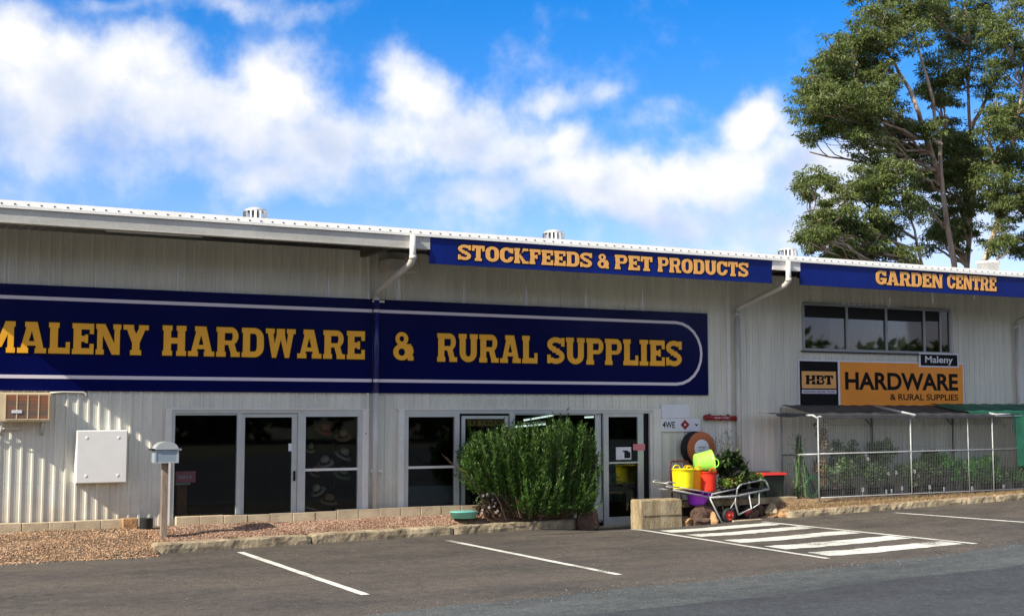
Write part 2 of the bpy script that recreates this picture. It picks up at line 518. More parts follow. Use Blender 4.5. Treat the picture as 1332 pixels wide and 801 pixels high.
M['asphalt'] = ground_mat('worn_brown_asphalt', (0.094, 0.077, 0.058), (0.050, 0.042, 0.034), 0.75)
M['road'] = ground_mat('bluish_road_asphalt', (0.088, 0.094, 0.086), (0.046, 0.050, 0.048), 0.75)
M['road2'] = ground_mat('dark_road_asphalt', (0.050, 0.054, 0.054), (0.032, 0.034, 0.036), 0.65)
M['ground'] = mat('surrounding_ground', (0.06, 0.08, 0.03), 0.95, col2=(0.10, 0.08, 0.05), vscale=0.3)


def paint_mat():
    m = bpy.data.materials.new('worn_road_paint')
    m.use_nodes = True
    nt = m.node_tree; N, L = nt.nodes, nt.links
    b = N['Principled BSDF']; b.inputs['Roughness'].default_value = 0.7
    tc = N.new('ShaderNodeTexCoord')
    n = N.new('ShaderNodeTexNoise'); n.inputs['Scale'].default_value = 26; n.inputs['Detail'].default_value = 6
    n.inputs['Roughness'].default_value = 0.8
    L.new(tc.outputs['Object'], n.inputs['Vector'])
    n2 = N.new('ShaderNodeTexNoise'); n2.inputs['Scale'].default_value = 1.2; n2.inputs['Detail'].default_value = 3
    L.new(tc.outputs['Object'], n2.inputs['Vector'])
    a = N.new('ShaderNodeMath'); a.operation = 'ADD'
    L.new(n.outputs[0], a.inputs[0]); L.new(n2.outputs[0], a.inputs[1])
    r = N.new('ShaderNodeMapRange'); r.inputs[1].default_value = 1.06; r.inputs[2].default_value = 1.24
    L.new(a.outputs[0], r.inputs[0])
    x = N.new('ShaderNodeMixRGB')
    x.inputs[1].default_value = (0.66, 0.65, 0.56, 1); x.inputs[2].default_value = (0.16, 0.145, 0.12, 1)
    L.new(r.outputs[0], x.inputs[0]); L.new(x.outputs[0], b.inputs['Base Color'])
    return m


M['paint'] = paint_mat()

# ------------------------------------------------------------------ mesh helpers
class MB:
    def __init__(s):
        s.v = []; s.f = []; s.mi = []; s.mats = []; s.sm = []

    def m(s, material):
        if material not in s.mats: s.mats.append(material)
        return s.mats.index(material)

    def add(s, vs, fs, material, smooth=False):
        o = len(s.v); k = s.m(material)
        s.v += [tuple(p) for p in vs]
        for f in fs:
            s.f.append([i + o for i in f]); s.mi.append(k); s.sm.append(smooth)
        return s

    def box(s, x0, x1, y0, y1, z0, z1, material):
        vs = [(x, y, z) for z in (z0, z1) for y in (y0, y1) for x in (x0, x1)]
        return s.add(vs, [(0, 2, 3, 1), (4, 5, 7, 6), (0, 1, 5, 4), (2, 6, 7, 3), (0, 4, 6, 2), (1, 3, 7, 5)], material)

    def cbox(s, x0, x1, y0, y1, z0, z1, c, material):
        """box with chamfered edges"""
        bm = bmesh.new()
        bmesh.ops.create_cube(bm, size=1)
        for v in bm.verts:
            v.co = Vector((x0 + (v.co.x + .5) * (x1 - x0), y0 + (v.co.y + .5) * (y1 - y0), z0 + (v.co.z + .5) * (z1 - z0)))
        bmesh.ops.bevel(bm, geom=bm.edges[:], offset=c, segments=2, affect='EDGES', profile=0.5)
        return s.bm(bm, material)

    def bm(s, bm, material, smooth=False):
        bm.verts.index_update()
        s.add([v.co[:] for v in bm.verts], [[v.index for v in f.verts] for f in bm.faces], material, smooth)
        bm.free()
        return s

    def quad(s, a, b, c, d, material):
        return s.add([a, b, c, d], [(0, 1, 2, 3)], material)

    def tube(s, pts, r, material, n=8, caps=True, smooth=True):
        pts = [Vector(p) for p in pts]
        rs = r if isinstance(r, (list, tuple)) else [r] * len(pts)
        vs = []; prev = None
        for i, p in enumerate(pts):
            if i == 0: t = pts[1] - pts[0]
            elif i == len(pts) - 1: t = pts[-1] - pts[-2]
            else: t = (pts[i + 1] - p).normalized() + (p - pts[i - 1]).normalized()
            t.normalize()
            if prev is None:
                a = t.orthogonal().normalized()
            else:
                a = prev - t * prev.dot(t)
                a = a.normalized() if a.length > 1e-6 else t.orthogonal().normalized()
            prev = a
            b = t.cross(a)
            k = 1.0
            if 0 < i < len(pts) - 1:
                co = (pts[i + 1] - p).normalized().dot((p - pts[i - 1]).normalized())
                k = 1 / max(0.6, math.sqrt(max(0.05, (1 + co) / 2)))
            for j in range(n):
                q = 2 * math.pi * j / n
                vs.append(p + (a * math.cos(q) + b * math.sin(q)) * rs[i] * (k if len(pts) < 12 else 1))
        fs = []
        for i in range(len(pts) - 1):
            for j in range(n):
                k = (j + 1) % n
                fs.append((i * n + j, i * n + k, (i + 1) * n + k, (i + 1) * n + j))
        s.add(vs, fs, material, smooth)
        if caps:
            o = len(s.v) - len(vs)
            k = s.m(material)
            s.f.append([o + j for j in range(n)][::-1]); s.mi.append(k); s.sm.append(False)
            s.f.append([o + (len(pts) - 1) * n + j for j in range(n)]); s.mi.append(k); s.sm.append(False)
        return s

    def lathe(s, prof, c, material, n=20, axis='Z', sx=1.0, sy=1.0, smooth=True):
        vs = []
        for (r, h) in prof:
            for j in range(n):
                q = 2 * math.pi * j / n
                x, y = r * math.cos(q) * sx, r * math.sin(q) * sy
                if axis == 'Z': p = (c[0] + x, c[1] + y, c[2] + h)
                elif axis == 'Y': p = (c[0] + x, c[1] + h, c[2] + y)
                else: p = (c[0] + h, c[1] + x, c[2] + y)
                vs.append(p)
        fs = []
        for i in range(len(prof) - 1):
            for j in range(n):
                k = (j + 1) % n
                fs.append((i * n + j, i * n + k, (i + 1) * n + k, (i + 1) * n + j))
        return s.add(vs, fs, material, smooth)

    def prism(s, poly, y0, y1, material):
        """polygon in X,Z between y0 (front) and y1"""
        n = len(poly)
        vs = [(x, y0, z) for x, z in poly] + [(x, y1, z) for x, z in poly]
        fs = [tuple(range(n)), tuple(range(2 * n - 1, n - 1, -1))]
        for i in range(n):
            j = (i + 1) % n
            fs.append((i, i + n, j + n, j))
        return s.add(vs, fs, material)

    def build(s, name, parent=None, **props):
        me = bpy.data.meshes.new(name)
        me.from_pydata(s.v, [], s.f)
        for m_ in s.mats: me.materials.append(m_)
        me.polygons.foreach_set('material_index', s.mi)
        me.polygons.foreach_set('use_smooth', s.sm)
        me.update()
        bm = bmesh.new(); bm.from_mesh(me)
        bmesh.ops.recalc_face_normals(bm, faces=bm.faces[:])
        bm.to_mesh(me); bm.free()
        o = bpy.data.objects.new(name, me)
        COL.objects.link(o)
        if parent is not None:
            o.parent = parent
            o.matrix_parent_inverse = parent.matrix_basis.inverted()
        for k, v in props.items(): o[k] = v
        return o


def fast(name, vs, fs, material, parent=None, **props):
    me = bpy.data.meshes.new(name)
    me.from_pydata(vs, [], fs)
    me.materials.append(material)
    me.update()
    o = bpy.data.objects.new(name, me)
    COL.objects.link(o)
    if parent is not None:
        o.parent = parent
        o.matrix_parent_inverse = parent.matrix_basis.inverted()
    for k, v in props.items(): o[k] = v
    return o


def thing(name, label, cat, loc=(0, 0, 0), group=None):
    o = bpy.data.objects.new(name, None)
    o.empty_display_size = 0.2
    COL.objects.link(o)
    o.location = loc
    o['label'] = label; o['category'] = cat
    if group: o['group'] = group
    bpy.context.view_layer.update
    return o


def tag(o, label, cat, group=None):
    o['label'] = label; o['category'] = cat
    if group: o['group'] = group
    return o


def R(a, b): return random.uniform(a, b)


def sstep(a, b, x):
    t = max(0.0, min(1.0, (x - a) / (b - a)))
    return t * t * (3 - 2 * t)


def gz(x, y):
    """height of the asphalt: rises gently to the right, dips at the shop door"""
    z = 0.0235 * max(0.0, x - 14.5) if x < 40 else 0.6
    z -= 0.09 * sstep(-1.9, -0.5, y) * sstep(11.8, 13.2, x) * (1 - sstep(15.2, 16.5, x))
    return z


# ------------------------------------------------------------------ setting
def sheet(name, x0, x1, y0, y1, nx, ny, fn, material, **props):
    vs = []
    for j in range(ny + 1):
        for i in range(nx + 1):
            x = x0 + (x1 - x0) * i / nx
            y = (y0(x) if callable(y0) else y0) + ((y1(x) if callable(y1) else y1) - (y0(x) if callable(y0) else y0)) * j / ny
            vs.append((x, y, fn(x, y)))
    fs = [(j * (nx + 1) + i, j * (nx + 1) + i + 1, (j + 1) * (nx + 1) + i + 1, (j + 1) * (nx + 1) + i) for j in range(ny) for i in range(nx)]
    return fast(name, vs, fs, material, **props)


sheet('ground', -900, 900, -900, 900, 8, 8, lambda x, y: -0.16, M['ground'], kind='structure')
sheet('parking_area', -14, 40, -9.2, 0.6, 216, 50, gz, M['asphalt'], kind='structure')
edge_y = lambda x: -9.12 + 0.125 * (x - 4) if x > -10 else -11
sheet('road', -60, 90, -20, lambda x: edge_y(min(max(x, -10), 24)) + 0.05 * math.sin(x * 2.3) + 0.03 * math.sin(x * 7.1), 400, 1,
      lambda x, y: gz(x, y) + 0.005, M['road'], kind='structure')
lane_y = lambda x: -10.6 + 0.125 * (x - 4) + 0.06 * math.sin(x * 1.1) + 0.03 * math.sin(x * 5)
sheet('road_lane', -60, 90, -40, lambda x: lane_y(min(x, 24)), 300, 1, lambda x, y: gz(x, y) + 0.010, M['road2'], kind='structure')
for a, b_, c, d in ((-60, -14, -9.2, 1), (40, 90, -9.2, 1)):
    sheet('roadside', a, b_, c, d, 4, 2, lambda x, y: gz(x, y) - 0.02, M['asphalt'], kind='structure')


def line_quad(name, pts):
    vs = []; n = 24
    (a, b, c, d) = [Vector((p[0], p[1], 0)) for p in pts]
    for i in range(n + 1):
        t = i / n
        p, q = a.lerp(b, t), d.lerp(c, t)
        w = (q - p) * (0.02 if (q - p).length > 1 else 0.06)
        p = p + w * R(-1, 1); q = q + w * R(-1, 1)
        vs += [(p.x, p.y, gz(p.x, p.y) + 0.006), (q.x, q.y, gz(q.x, q.y) + 0.006)]
    fs = [(2 * i, 2 * i + 1, 2 * i + 3, 2 * i + 2) for i in range(n)]
    fast(name, vs, fs, M['paint'], kind='structure')


def pline(name, x0, y0, x1, y1, w=0.12):
    line_quad(name, [(x0 - w / 2, y0), (x1 - w / 2, y1), (x1 + w / 2, y1), (x0 + w / 2, y0)])


pline('parking_line', 5.58, -2.05, 5.70, -7.50)
pline('parking_line', 9.35, -1.90, 9.56, -7.30)
pline('parking_line', 19.75, -2.10, 20.3, -5.6)
pline('crossing_edge_line', 13.50, -1.45, 13.50, -7.12, 0.11)
pline('crossing_edge_line', 16.40, -1.85, 16.85, -6.98, 0.11)
for (yc, hw) in ((-2.3, 0.22), (-3.2, 0.22), (-4.35, 0.24), (-5.5, 0.27), (-6.6, 0.27)):
    k = (-yc - 1.6) / 5.3
    xl, xr = 13.72 + 0.05 * k, 16.28 + 0.42 * k
    line_quad('crossing_stripe', [(xl, yc - hw), (xr, yc - hw), (xr, yc + hw), (xl, yc + hw)])

# garden bed in front of the left part of the wall
kf = [(4.30, -1.68), (6.2, -1.41), (8.14, -1.16), (10.5, -0.90), (12.3, -0.66), (12.95, -0.50)]


def lerp_pts(pts, x):
    for (a, b) in zip(pts, pts[1:]):
        if x <= b[0]: break
    t = (x - a[0]) / (b[0] - a[0])
    return a[1] + (b[1] - a[1]) * t


def bed_front(x): return lerp_pts(kf, x) + 0.30 if x > 4.3 else -1.95 + 0.06 * math.sin(x * 3.1)


def bed_z(x, y):
    f = bed_front(x)
    t = (y - f) / (-0.2 - f)
    lo = 0.13 if x > 4.3 else 0.0
    lo += (0.0 if x > 4.3 else -0.01)
    return lo + (0.31 - lo) * max(0, min(1, t)) ** 0.8 + 0.012 * math.sin(x * 5.3 + y * 3) + 0.01 * math.sin(x * 2.1 - y * 7)


sheet('gravel_bed', -6, 12.9, bed_front, 0.0, 180, 10, bed_z, M['soil'], kind='structure')


def stone_cloud(name, n, fx, material, smin, smax, kind='stuff', tagd=None):
    vs, fs = [], []
    base = [Vector(p) for p in ((1, 0, 0), (-1, 0, 0), (0, 1, 0), (0, -1, 0), (0, 0, 1), (0, 0, -1))]
    tri = ((0, 2, 4), (2, 1, 4), (1, 3, 4), (3, 0, 4), (2, 0, 5), (1, 2, 5), (3, 1, 5), (0, 3, 5))
    for _ in range(n):
        p = fx()
        s = R(smin, smax)
        m = Matrix.Rotation(R(0, 6.28), 3, 'Z') @ Matrix.Rotation(R(-.6, .6), 3, 'X') @ Matrix.Rotation(R(-.6, .6), 3, 'Y')
        o = len(vs)
        for b in base:
            q = m @ Vector((b.x * s * R(.7, 1.2), b.y * s * R(.6, 1.0), b.z * s * R(.35, .7)))
            vs.append((p[0] + q.x, p[1] + q.y, p[2] + q.z))
        fs += [(a + o, b + o, c + o) for a, b, c in tri]
    o = fast(name, vs, fs, material)
    if kind: o['kind'] = kind
    if tagd: tag(o, *tagd)
    return o


def fa():
    x = R(4.4, 12.85); y = R(bed_front(x), -0.24)
    return (x, y, bed_z(x, y) + 0.004)


def fb():
    x = R(-2.5, 4.5); y = R(bed_front(x) - 0.12, -0.24)
    if R(0, 1) < 0.1: y -= R(0, 0.25)
    return (x, y, max(bed_z(x, y), 0.0) + 0.006)


stone_cloud('gravel', 14000, fa, M['stone'], 0.008, 0.024, tagd=('pinkish brown gravel filling the bed behind the old kerb', 'gravel'))
stone_cloud('leaf_litter_gravel', 16000, fb, M['stonep'], 0.008, 0.023, tagd=('ochre stone chips and leaf litter spilling onto the asphalt, left', 'gravel'))


def rough_strip(name, front, width, ztop, x0, x1, base, material, dn=0.02, parent=None, seg=0.08, **props):
    """a worn kerb length with broken, rounded edges"""
    vs, fs = [], []
    n = max(3, int((x1 - x0) / seg))
    prof = [(0.0, 0.0), (0.015, 0.55), (0.06, 0.92), (0.12, 1.0), (0.5, 1.0), (0.92, 1.0), (1.0, 0.3)]
    for i in range(n + 1):
        x = x0 + (x1 - x0) * i / n
        f = front(x); zb = base(x)
        e = 0.02 if i in (0, n) else 0
        for (a, h) in prof:
            j = dn if 0 < h else 0
            lf = 0.012 * math.sin(x * 3.3 + h * 2) + 0.008 * math.sin(x * 7.9)
            vs.append((x, f + a * width + R(-j, j) * .5 + lf * (1 if 0 < h else 0) + e, zb - 0.05 + h * (ztop + 0.05 - e) + R(-j, j) * 0.4))
    k = len(prof)
    for i in range(n):
        for j in range(k - 1):
            fs.append((i * k + j, (i + 1) * k + j, (i + 1) * k + j + 1, i * k + j + 1))
    fs.append(tuple(range(k))); fs.append(tuple(n * k + j for j in range(k))[::-1])
    return fast(name, vs, fs, material, parent, **props)


kerb = bpy.data.objects.new('kerb', None); COL.objects.link(kerb); kerb['kind'] = 'structure'
kl = lambda x: lerp_pts(kf, x)
for a, b_ in ((4.28, 7.02), (7.05, 9.9), (9.93, 12.95)):
    rough_strip('kerb_section', kl, 0.36, 0.15, a, b_, lambda x: 0, M['conc'], 0.016, kerb)
kr = lambda x: -1.55 + 0.02 * math.sin(x)
for a, b_ in ((17.35, 20.2), (20.23, 23.4), (23.43, 26.5), (26.53, 32)):
    rough_strip('kerb_section', kr, 0.30, 0.13, a, b_, lambda x: gz(x, -1.5), M['conc'], 0.02, kerb)


def verge_z(x, y):
    t = max(0, min(1, (y + 1.32) / 0.42))
    a = gz(x, -1.5) + 0.11
    b = 0.37 if x < 24 else 0.37 + 0.012 * (x - 24)
    b = max(b, a + 0.02)
    e = sstep(16.9, 17.7, x)
    return (a + (b - a) * t ** 0.8) * e + (1 - e) * (gz(x, y) - 0.02) + R(-.012, .012)


sheet('verge', 16.6, 34, -1.33, -0.02, 180, 12, verge_z, M['sand'], kind='structure')
sheet('soil_patch', 14.9, 17.6, -1.0, -0.02, 30, 8, lambda x, y: gz(x, y) + 0.03 + R(0, .03), M['soil'], kind='structure')


def fc():
    x = R(17.3, 28); y = R(-1.5, -1.0)
    return (x, y, (verge_z(x, y) if y > -1.3 else gz(x, -1.5) + 0.13) + 0.005)


stone_cloud('verge_rubble', 2200, fc, M['stone'], 0.008, 0.028, tagd=('brown rubble and bark scattered along the right verge', 'rubble'))


def blades(name, n, fx, h0, h1, material, lean=0.5, w=0.006, **props):
    vs, fs = [], []
    for _ in range(n):
        p = fx(); h = R(h0, h1); a = R(0, 6.28); l = R(0, lean) * h; b = R(0, 6.28)
        dx, dy = math.cos(a) * w, math.sin(a) * w
        o = len(vs)
        vs += [(p[0] - dx, p[1] - dy, p[2]), (p[0] + dx, p[1] + dy, p[2]), (p[0] + math.cos(b) * l, p[1] + math.sin(b) * l, p[2] + h)]
        fs.append((o, o + 1, o + 2))
    return fast(name, vs, fs, material, **props)


def fd():
    x = R(17.4, 29); y = random.choice((R(-1.36, -1.2), R(-1.45, -1.05)))
    return (x, y, verge_z(x, max(y, -1.33)) - 0.01)


blades('dry_grass', 9000, fd, 0.03, 0.10, M['drygrass'], 1.3, 0.007, kind='stuff', label='straw coloured dry grass along the right hand kerb', category='grass')


def fe():
    x = R(7.5, 12.9); y = kl(x) + R(0.28, 0.55)
    return (x, y, 0.13)


blades('dry_grass', 1500, fe, 0.02, 0.07, M['drygrass'], 1.3, 0.006, kind='stuff', label='short dry grass behind the kerb under the big shrub', category='grass')

# ------------------------------------------------------------------ building
B = thing('hardware_store', 'long pale ribbed metal hardware store with deep white eave', 'building')
XE0, XE1 = 0.03, 28.5
YB = 15.0
PIT = 0.1756
RIBX = 2.05 - 20 * PIT


def clad_piece(x0, x1, z0, z1, parent=B, name='wall_sheet', y=0.0):
    xs = [x0]
    k0 = int((x0 - RIBX) / PIT) - 1
    pts = []
    for k in range(k0, k0 + int((x1 - x0) / PIT) + 4):
        c = RIBX + k * PIT
        for dx, dy in ((-0.024, 0), (-0.015, -0.022), (0.015, -0.022), (0.024, 0), (0.078, 0), (0.082, -0.004), (0.090, -0.004), (0.094, 0)):
            pts.append((c + dx, dy))
    pts = [p for p in pts if x0 < p[0] < x1]
    pts = [(x0, 0)] + pts + [(x1, 0)]
    vs = [(x, y + d, z) for x, d in pts for z in (z0, z1)]
    fs = [(2 * i, 2 * i + 2, 2 * i + 3, 2 * i + 1) for i in range(len(pts) - 1)]
    return fast(name, vs, fs, M['clad'], parent)


def cladding(x0, x1, z0, z1):
    w = PIT * 4
    k = math.floor((x0 - RIBX) / w)
    x = x0
    while x < x1 - 1e-4:
        nx = min(x1, RIBX + (k + 1) * w + 0.06)
        if nx - x > 0.02:
            clad_piece(x, nx - 0.001, z0, z1, y=-0.0012 * (k % 2))
            x = nx
        k += 1


ZT = 5.35
cladding(XE0, 4.78, 0.28, ZT)            # left of the first shopfront
cladding(4.78, 8.56, 2.34, ZT)
cladding(8.56, 9.17, 0.28, ZT)
cladding(9.17, 15.16, 2.34, ZT)
cladding(15.16, 19.07, 0.0, ZT)
cladding(19.07, 23.73, 0.2, 3.67)
cladding(19.07, 23.73, 4.78, ZT)
cladding(23.73, XE1, 0.2, ZT)
mb = MB()
for z in (1.10, 2.50, 3.2, 4.75):
    k = 0
    while RIBX + k * PIT < XE1:
        x = RIBX + (k + .5) * PIT
        k += 1
        if x < XE0 or (4.78 < x < 8.56 and z < 2.3) or (9.17 < x < 15.16 and z < 2.3) or (19.0 < x < 23.8 and 3.6 < z < 4.8): continue
        mb.add([(x - .008, -.0015, z), (x, -.009, z + .008), (x + .008, -.0015, z), (x, -.009, z - .008)], [(0, 1, 2), (0, 2, 3), (0, 3, 1)], M['wire'])
mb.build('wall_screws', B)['kind'] = 'stuff'
# foundation strip, side and rear walls
mb = MB()
mb.box(XE0, 4.78, 0.01, 0.14, -0.3, 0.28, M['edge'])
mb.box(8.56, 9.17, 0.01, 0.14, -0.3, 0.28, M['edge'])
mb.build('foundation', B)
mb = MB(); mb.box(XE0 - 0.03, XE0, -0.02, YB, -0.3, 5.5, M['clad']); mb.box(XE1, XE1 + 0.03, -0.02, YB, -0.3, 5.5, M['clad'])
mb.box(XE0, XE1, YB, YB + 0.03, -0.3, 5.6, M['clad']); mb.build('end_wall', B)
# corner flashings beside the downpipes
mb = MB(); mb.box(8.50, 8.545, -0.045, 0.0, 2.30, ZT, M['trim']); mb.build('wall_flashing', B)
mb = MB(); mb.box(16.93, 17.02, -0.04, 0.0, 0.0, ZT, M['trim']); mb.build('wall_flashing', B)
# weathered edge flashing above the shopfronts
for a, b_ in ((4.75, 8.6), (9.12, 15.2)):
    mb = MB(); mb.box(a, b_, -0.05, 0.0, 2.315, 2.345, M['trim']); mb.build('head_flashing', B)

# roof
RS = 0.062


def roof_z(y): return 5.52 + (y + 1.80) * RS


def build_roof():
    pitch = 0.20
    prof = []
    x = XE0 - 0.2
    while x < XE1 + 0.25:
        for i in range(4):
            q = 2 * math.pi * i / 4
            prof.append((x + pitch / 4 * i, 0.020 * math.cos(q)))
        x += pitch
    y0, y1 = -1.80, YB + 0.3
    vs = [];
    for (x, d) in prof:
        vs += [(x, y0, roof_z(y0) + d), (x, y1, roof_z(y1) + d)]
    fs = [(2 * i, 2 * i + 2, 2 * i + 3, 2 * i + 1) for i in range(len(prof) - 1)]
    r = fast('roof', vs, fs, M['roof'], B)
    # edge capping over the sheets with a row of screws
    mb = MB()
    mb.prism([], 0, 0, M['roof']) if False else mb.add([(x, y, z) for x in (XE0 - .2, XE1 + .25) for y, z in ((-1.845, 5.425), (-1.84, 5.47), (-1.805, 5.552), (-1.79, 5.545), (-1.80, 5.425))], [(0, 5, 6, 1), (1, 6, 7, 2), (2, 7, 8, 3), (3, 8, 9, 4), (4, 9, 5, 0), (0, 1, 2, 3, 4), (9, 8, 7, 6, 5)], M['roof'])
    mb.box(XE0 - 0.2, XE1 + 0.25, -1.803, -1.60, 5.548, 5.558, M['roof'])
    mb.build('edge_capping', r)
    vs2, fs2 = [], []
    mb = MB()
    x = XE0
    while x < XE1:
        mb.box(x, x + 0.026, -1.84, -1.814, 5.488, 5.508, M['wire'])
        x += 0.195
    mb.build('roof_screws', r)['kind'] = 'stuff'
    return r


roof = build_roof()
mb = MB()
mb.box(XE0 - 0.2, 9.02, -1.81, -1.75, 5.215, 5.424, M['gutter'])
mb.box(XE0 - 0.2, 9.02, -1.818, -1.66, 5.200, 5.214, M['gutter'])
mb.build('fascia', B)
for a, b_ in ((16.80, 17.54),):
    mb = MB(); mb.box(a, b_, -1.81, -1.75, 5.235, 5.424, M['trim']); mb.build('fascia', B)
mb = MB(); mb.box(9.02, 16.8, -1.75, -1.70, 5.1, 5.425, M['steelb']); mb.box(17.54, XE1 + .2, -1.75, -1.70, 5.1, 5.425, M['steelb']); mb.build('fascia_backing', B)
# soffit structure: outrigger rafters and purlins below the roof sheet
for x in (0.1, 8.40, 17.05, 25.7):
    mb = MB(); mb.box(x - 0.05, x + 0.05, -1.70, 0.0, 5.22, 5.44, M['soffit']); mb.build('eave_rafter', B)
mb = MB()
for y in (-1.2, -0.6): mb.box(XE0, XE1, y - 0.03, y + 0.03, 5.445, 5.50, M['soffit'])
mb.build('eave_purlins', B)
mb = MB(); mb.quad((XE0, -1.69, 5.512), (XE1, -1.69, 5.512), (XE1, 0.02, 5.58), (XE0, 0.02, 5.58), M['soffit']); mb.build('eave_lining', B)
mb = MB(); mb.cbox(8.72, 9.30, -0.55, -0.06, 4.93, 5.16, 0.01, M['gutter']); mb.build('eave_box', B)
# roof ventilators
for (x, y, plain) in ((6.45, 0.5, 0), (12.86, 0.5, 0), (19.13, 0.5, 0), (25.65, 0.5, 1)):
    zb = roof_z(y) - (0.0 if plain else 0.06)
    if plain:
        mb = MB()
        mb.lathe([(0.0, 0.0), (0.27, 0), (0.27, 0.40), (0.30, 0.40), (0.30, 0.46), (0.0, 0.49)], (x, y, zb), M['roof'], 18)
        mb.build('roof_flue', roof)
        continue
    mb = MB()
    mb.lathe([(0.17, -0.05), (0.17, 0.15), (0.22, 0.17), (0.22, 0.19), (0.19, 0.19)], (x, y, zb), M['galvw'], 18)
    mb.lathe([(0.19, 0.42), (0.22, 0.42), (0.20, 0.46), (0.10, 0.50), (0.0, 0.51)], (x, y, zb), M['galvw'], 18)
    for k in range(16):
        q = 2 * math.pi * k / 16
        a = (x + 0.21 * math.cos(q), y + 0.21 * math.sin(q)); b_ = (x + 0.235 * math.cos(q + .2), y + 0.235 * math.sin(q + .2))
        mb.quad((a[0], a[1], zb + .19), (b_[0], b_[1], zb + .19), (b_[0], b_[1], zb + .42), (a[0], a[1], zb + .42), M['galvw'])
    mb.lathe([(0.12, 0.18), (0.12, 0.43)], (x, y, zb), M['wire'], 12)
    mb.build('roof_ventilator', roof)

# downpipes
def downpipe(x, blue, zb=0.3):
    d = MB()
    d.tube([(x, -1.87, 5.42), (x, -1.87, 5.02), (x, -1.77, 4.93), (x, -0.2, 4.58), (x, -0.095, 4.50)], 0.055, M['pipe'], 12)
    if blue:
        d.tube([(x, -0.095, 4.50), (x, -0.095, 4.44)], 0.055, M['pipe'], 12)
        d.tube([(x, -0.095, 4.44), (x, -0.095, 2.63)], 0.055, M['pipeblue'], 12)
        d.tube([(x, -0.095, 2.63), (x, -0.095, zb)], 0.055, M['pipe'], 12)
        for z in (4.195, 2.868): d.tube([(x, -0.095, z - .03), (x, -0.095, z + .03)], 0.058, M['lilac'], 12)
    else:
        d.tube([(x, -0.095, 4.50), (x, -0.095, zb)], 0.055, M['pipe'], 12)
    o = d.build('downpipe', B)
    for z in (4.38, 1.17):
        c = MB(); c.box(x - 0.075, x + 0.16, -0.10, -0.06, z - 0.02, z + 0.02, M['trim']); c.build('pipe_bracket', o)
    c = MB(); c.tube([(x, -1.87, 5.06), (x, -1.87, 5.0)], 0.066, M['pipe'], 12); c.build('pipe_collar', o)
    c = MB(); c.tube([(x, -0.095, 4.47), (x, -0.095, 4.40)], 0.066, M['pipe'], 12); c.build('pipe_collar', o)


downpipe(8.66, True)
downpipe(17.17, False, 0.35)
downpipe(25.93, False, 0.4)

# shopfronts
def frame_box(parent, name, x0, x1, z0, z1, y=0.0, d=0.06, material=None):
    mb = MB(); mb.box(x0, x1, y - d / 2, y + d / 2, z0, z1, material or M['alu']); return mb.build(name, parent)


def glass(parent, x0, x1, z0, z1, y=0.02, material=None):
    mb = MB(); mb.box(x0, x1, y - 0.003, y + 0.003, z0, z1, material or M['glass']); return mb.build('glass_pane', parent)


def bay1():
    # trims
    for a, b_ in ((4.75, 4.86), (8.42, 8.55)):
        mb = MB(); mb.cbox(a, b_, -0.05, 0.05, 0.3, 2.315, 0.006, M['trim']); mb.build('door_jamb', B)
    mb = MB(); mb.box(4.86, 8.42, -0.03, 0.05, 2.255, 2.315, M['alu']); mb.build('frame_head', B)
    mb = MB(); mb.box(4.86, 8.42, -0.02, 0.05, 0.2, 0.42, M['alu']); mb.build('frame_sill', B)
    mb = MB(); mb.box(4.861, 4.92, -0.035, 0.05, 0.42, 2.254, M['alu']); mb.build('mullion', B)
    w = MB(); w.box(6.03, 6.11, -0.04, 0.04, 0.42, 2.254, M['alu']); w = w.build('mullion', B)
    f = MB(); f.box(4.92, 6.03, 0.0, 0.03, 2.22, 2.25, M['alu']); f = f.build('fixed_window', B)
    glass(f, 4.92, 6.03, 0.42, 2.22)
    dr = MB()
    dr.box(6.115, 6.18, 0.0, 0.045, 0.42, 2.18, M['alu']); dr.box(7.06, 7.16, 0.0, 0.045, 0.42, 2.18, M['alu'])
    dr.box(6.115, 7.16, -0.004, 0.041, 2.181, 2.245, M['alu'])
    dr = dr.build('glass_door', B)
    glass(dr, 6.18, 7.06, 0.42, 2.18)
    hn = MB(); hn.cbox(7.09, 7.13, -0.03, 0.0, 1.02, 1.20, 0.006, M['steelb']); hn.build('handle', dr)
    st = MB(); st.box(7.0, 7.06, 0.005, 0.012, 1.56, 1.70, M['white']); st.build('notice', dr)
    w = MB()
    w.box(7.165, 7.31, -0.035, 0.045, 0.42, 2.254, M['alu']); w.box(8.335, 8.419, -0.035, 0.045, 0.42, 2.254, M['alu'])
    w.box(7.31, 8.335, -0.028, 0.04, 2.19, 2.254, M['alu']); w.box(7.31, 8.335, -0.03, 0.04, 1.19, 1.235, M['trim'])
    w = w.build('shop_window', B)
    glass(w, 7.31, 8.335, 1.235, 2.19); glass(w, 7.31, 8.335, 0.42, 1.19)
    bh = MB(); bh.lathe([(0.0, -0.058), (0.012, -0.058), (0.012, -0.04)], (8.49, 0, 1.87), M['steelb'], 8, 'Y'); bh.build('bolt', B)


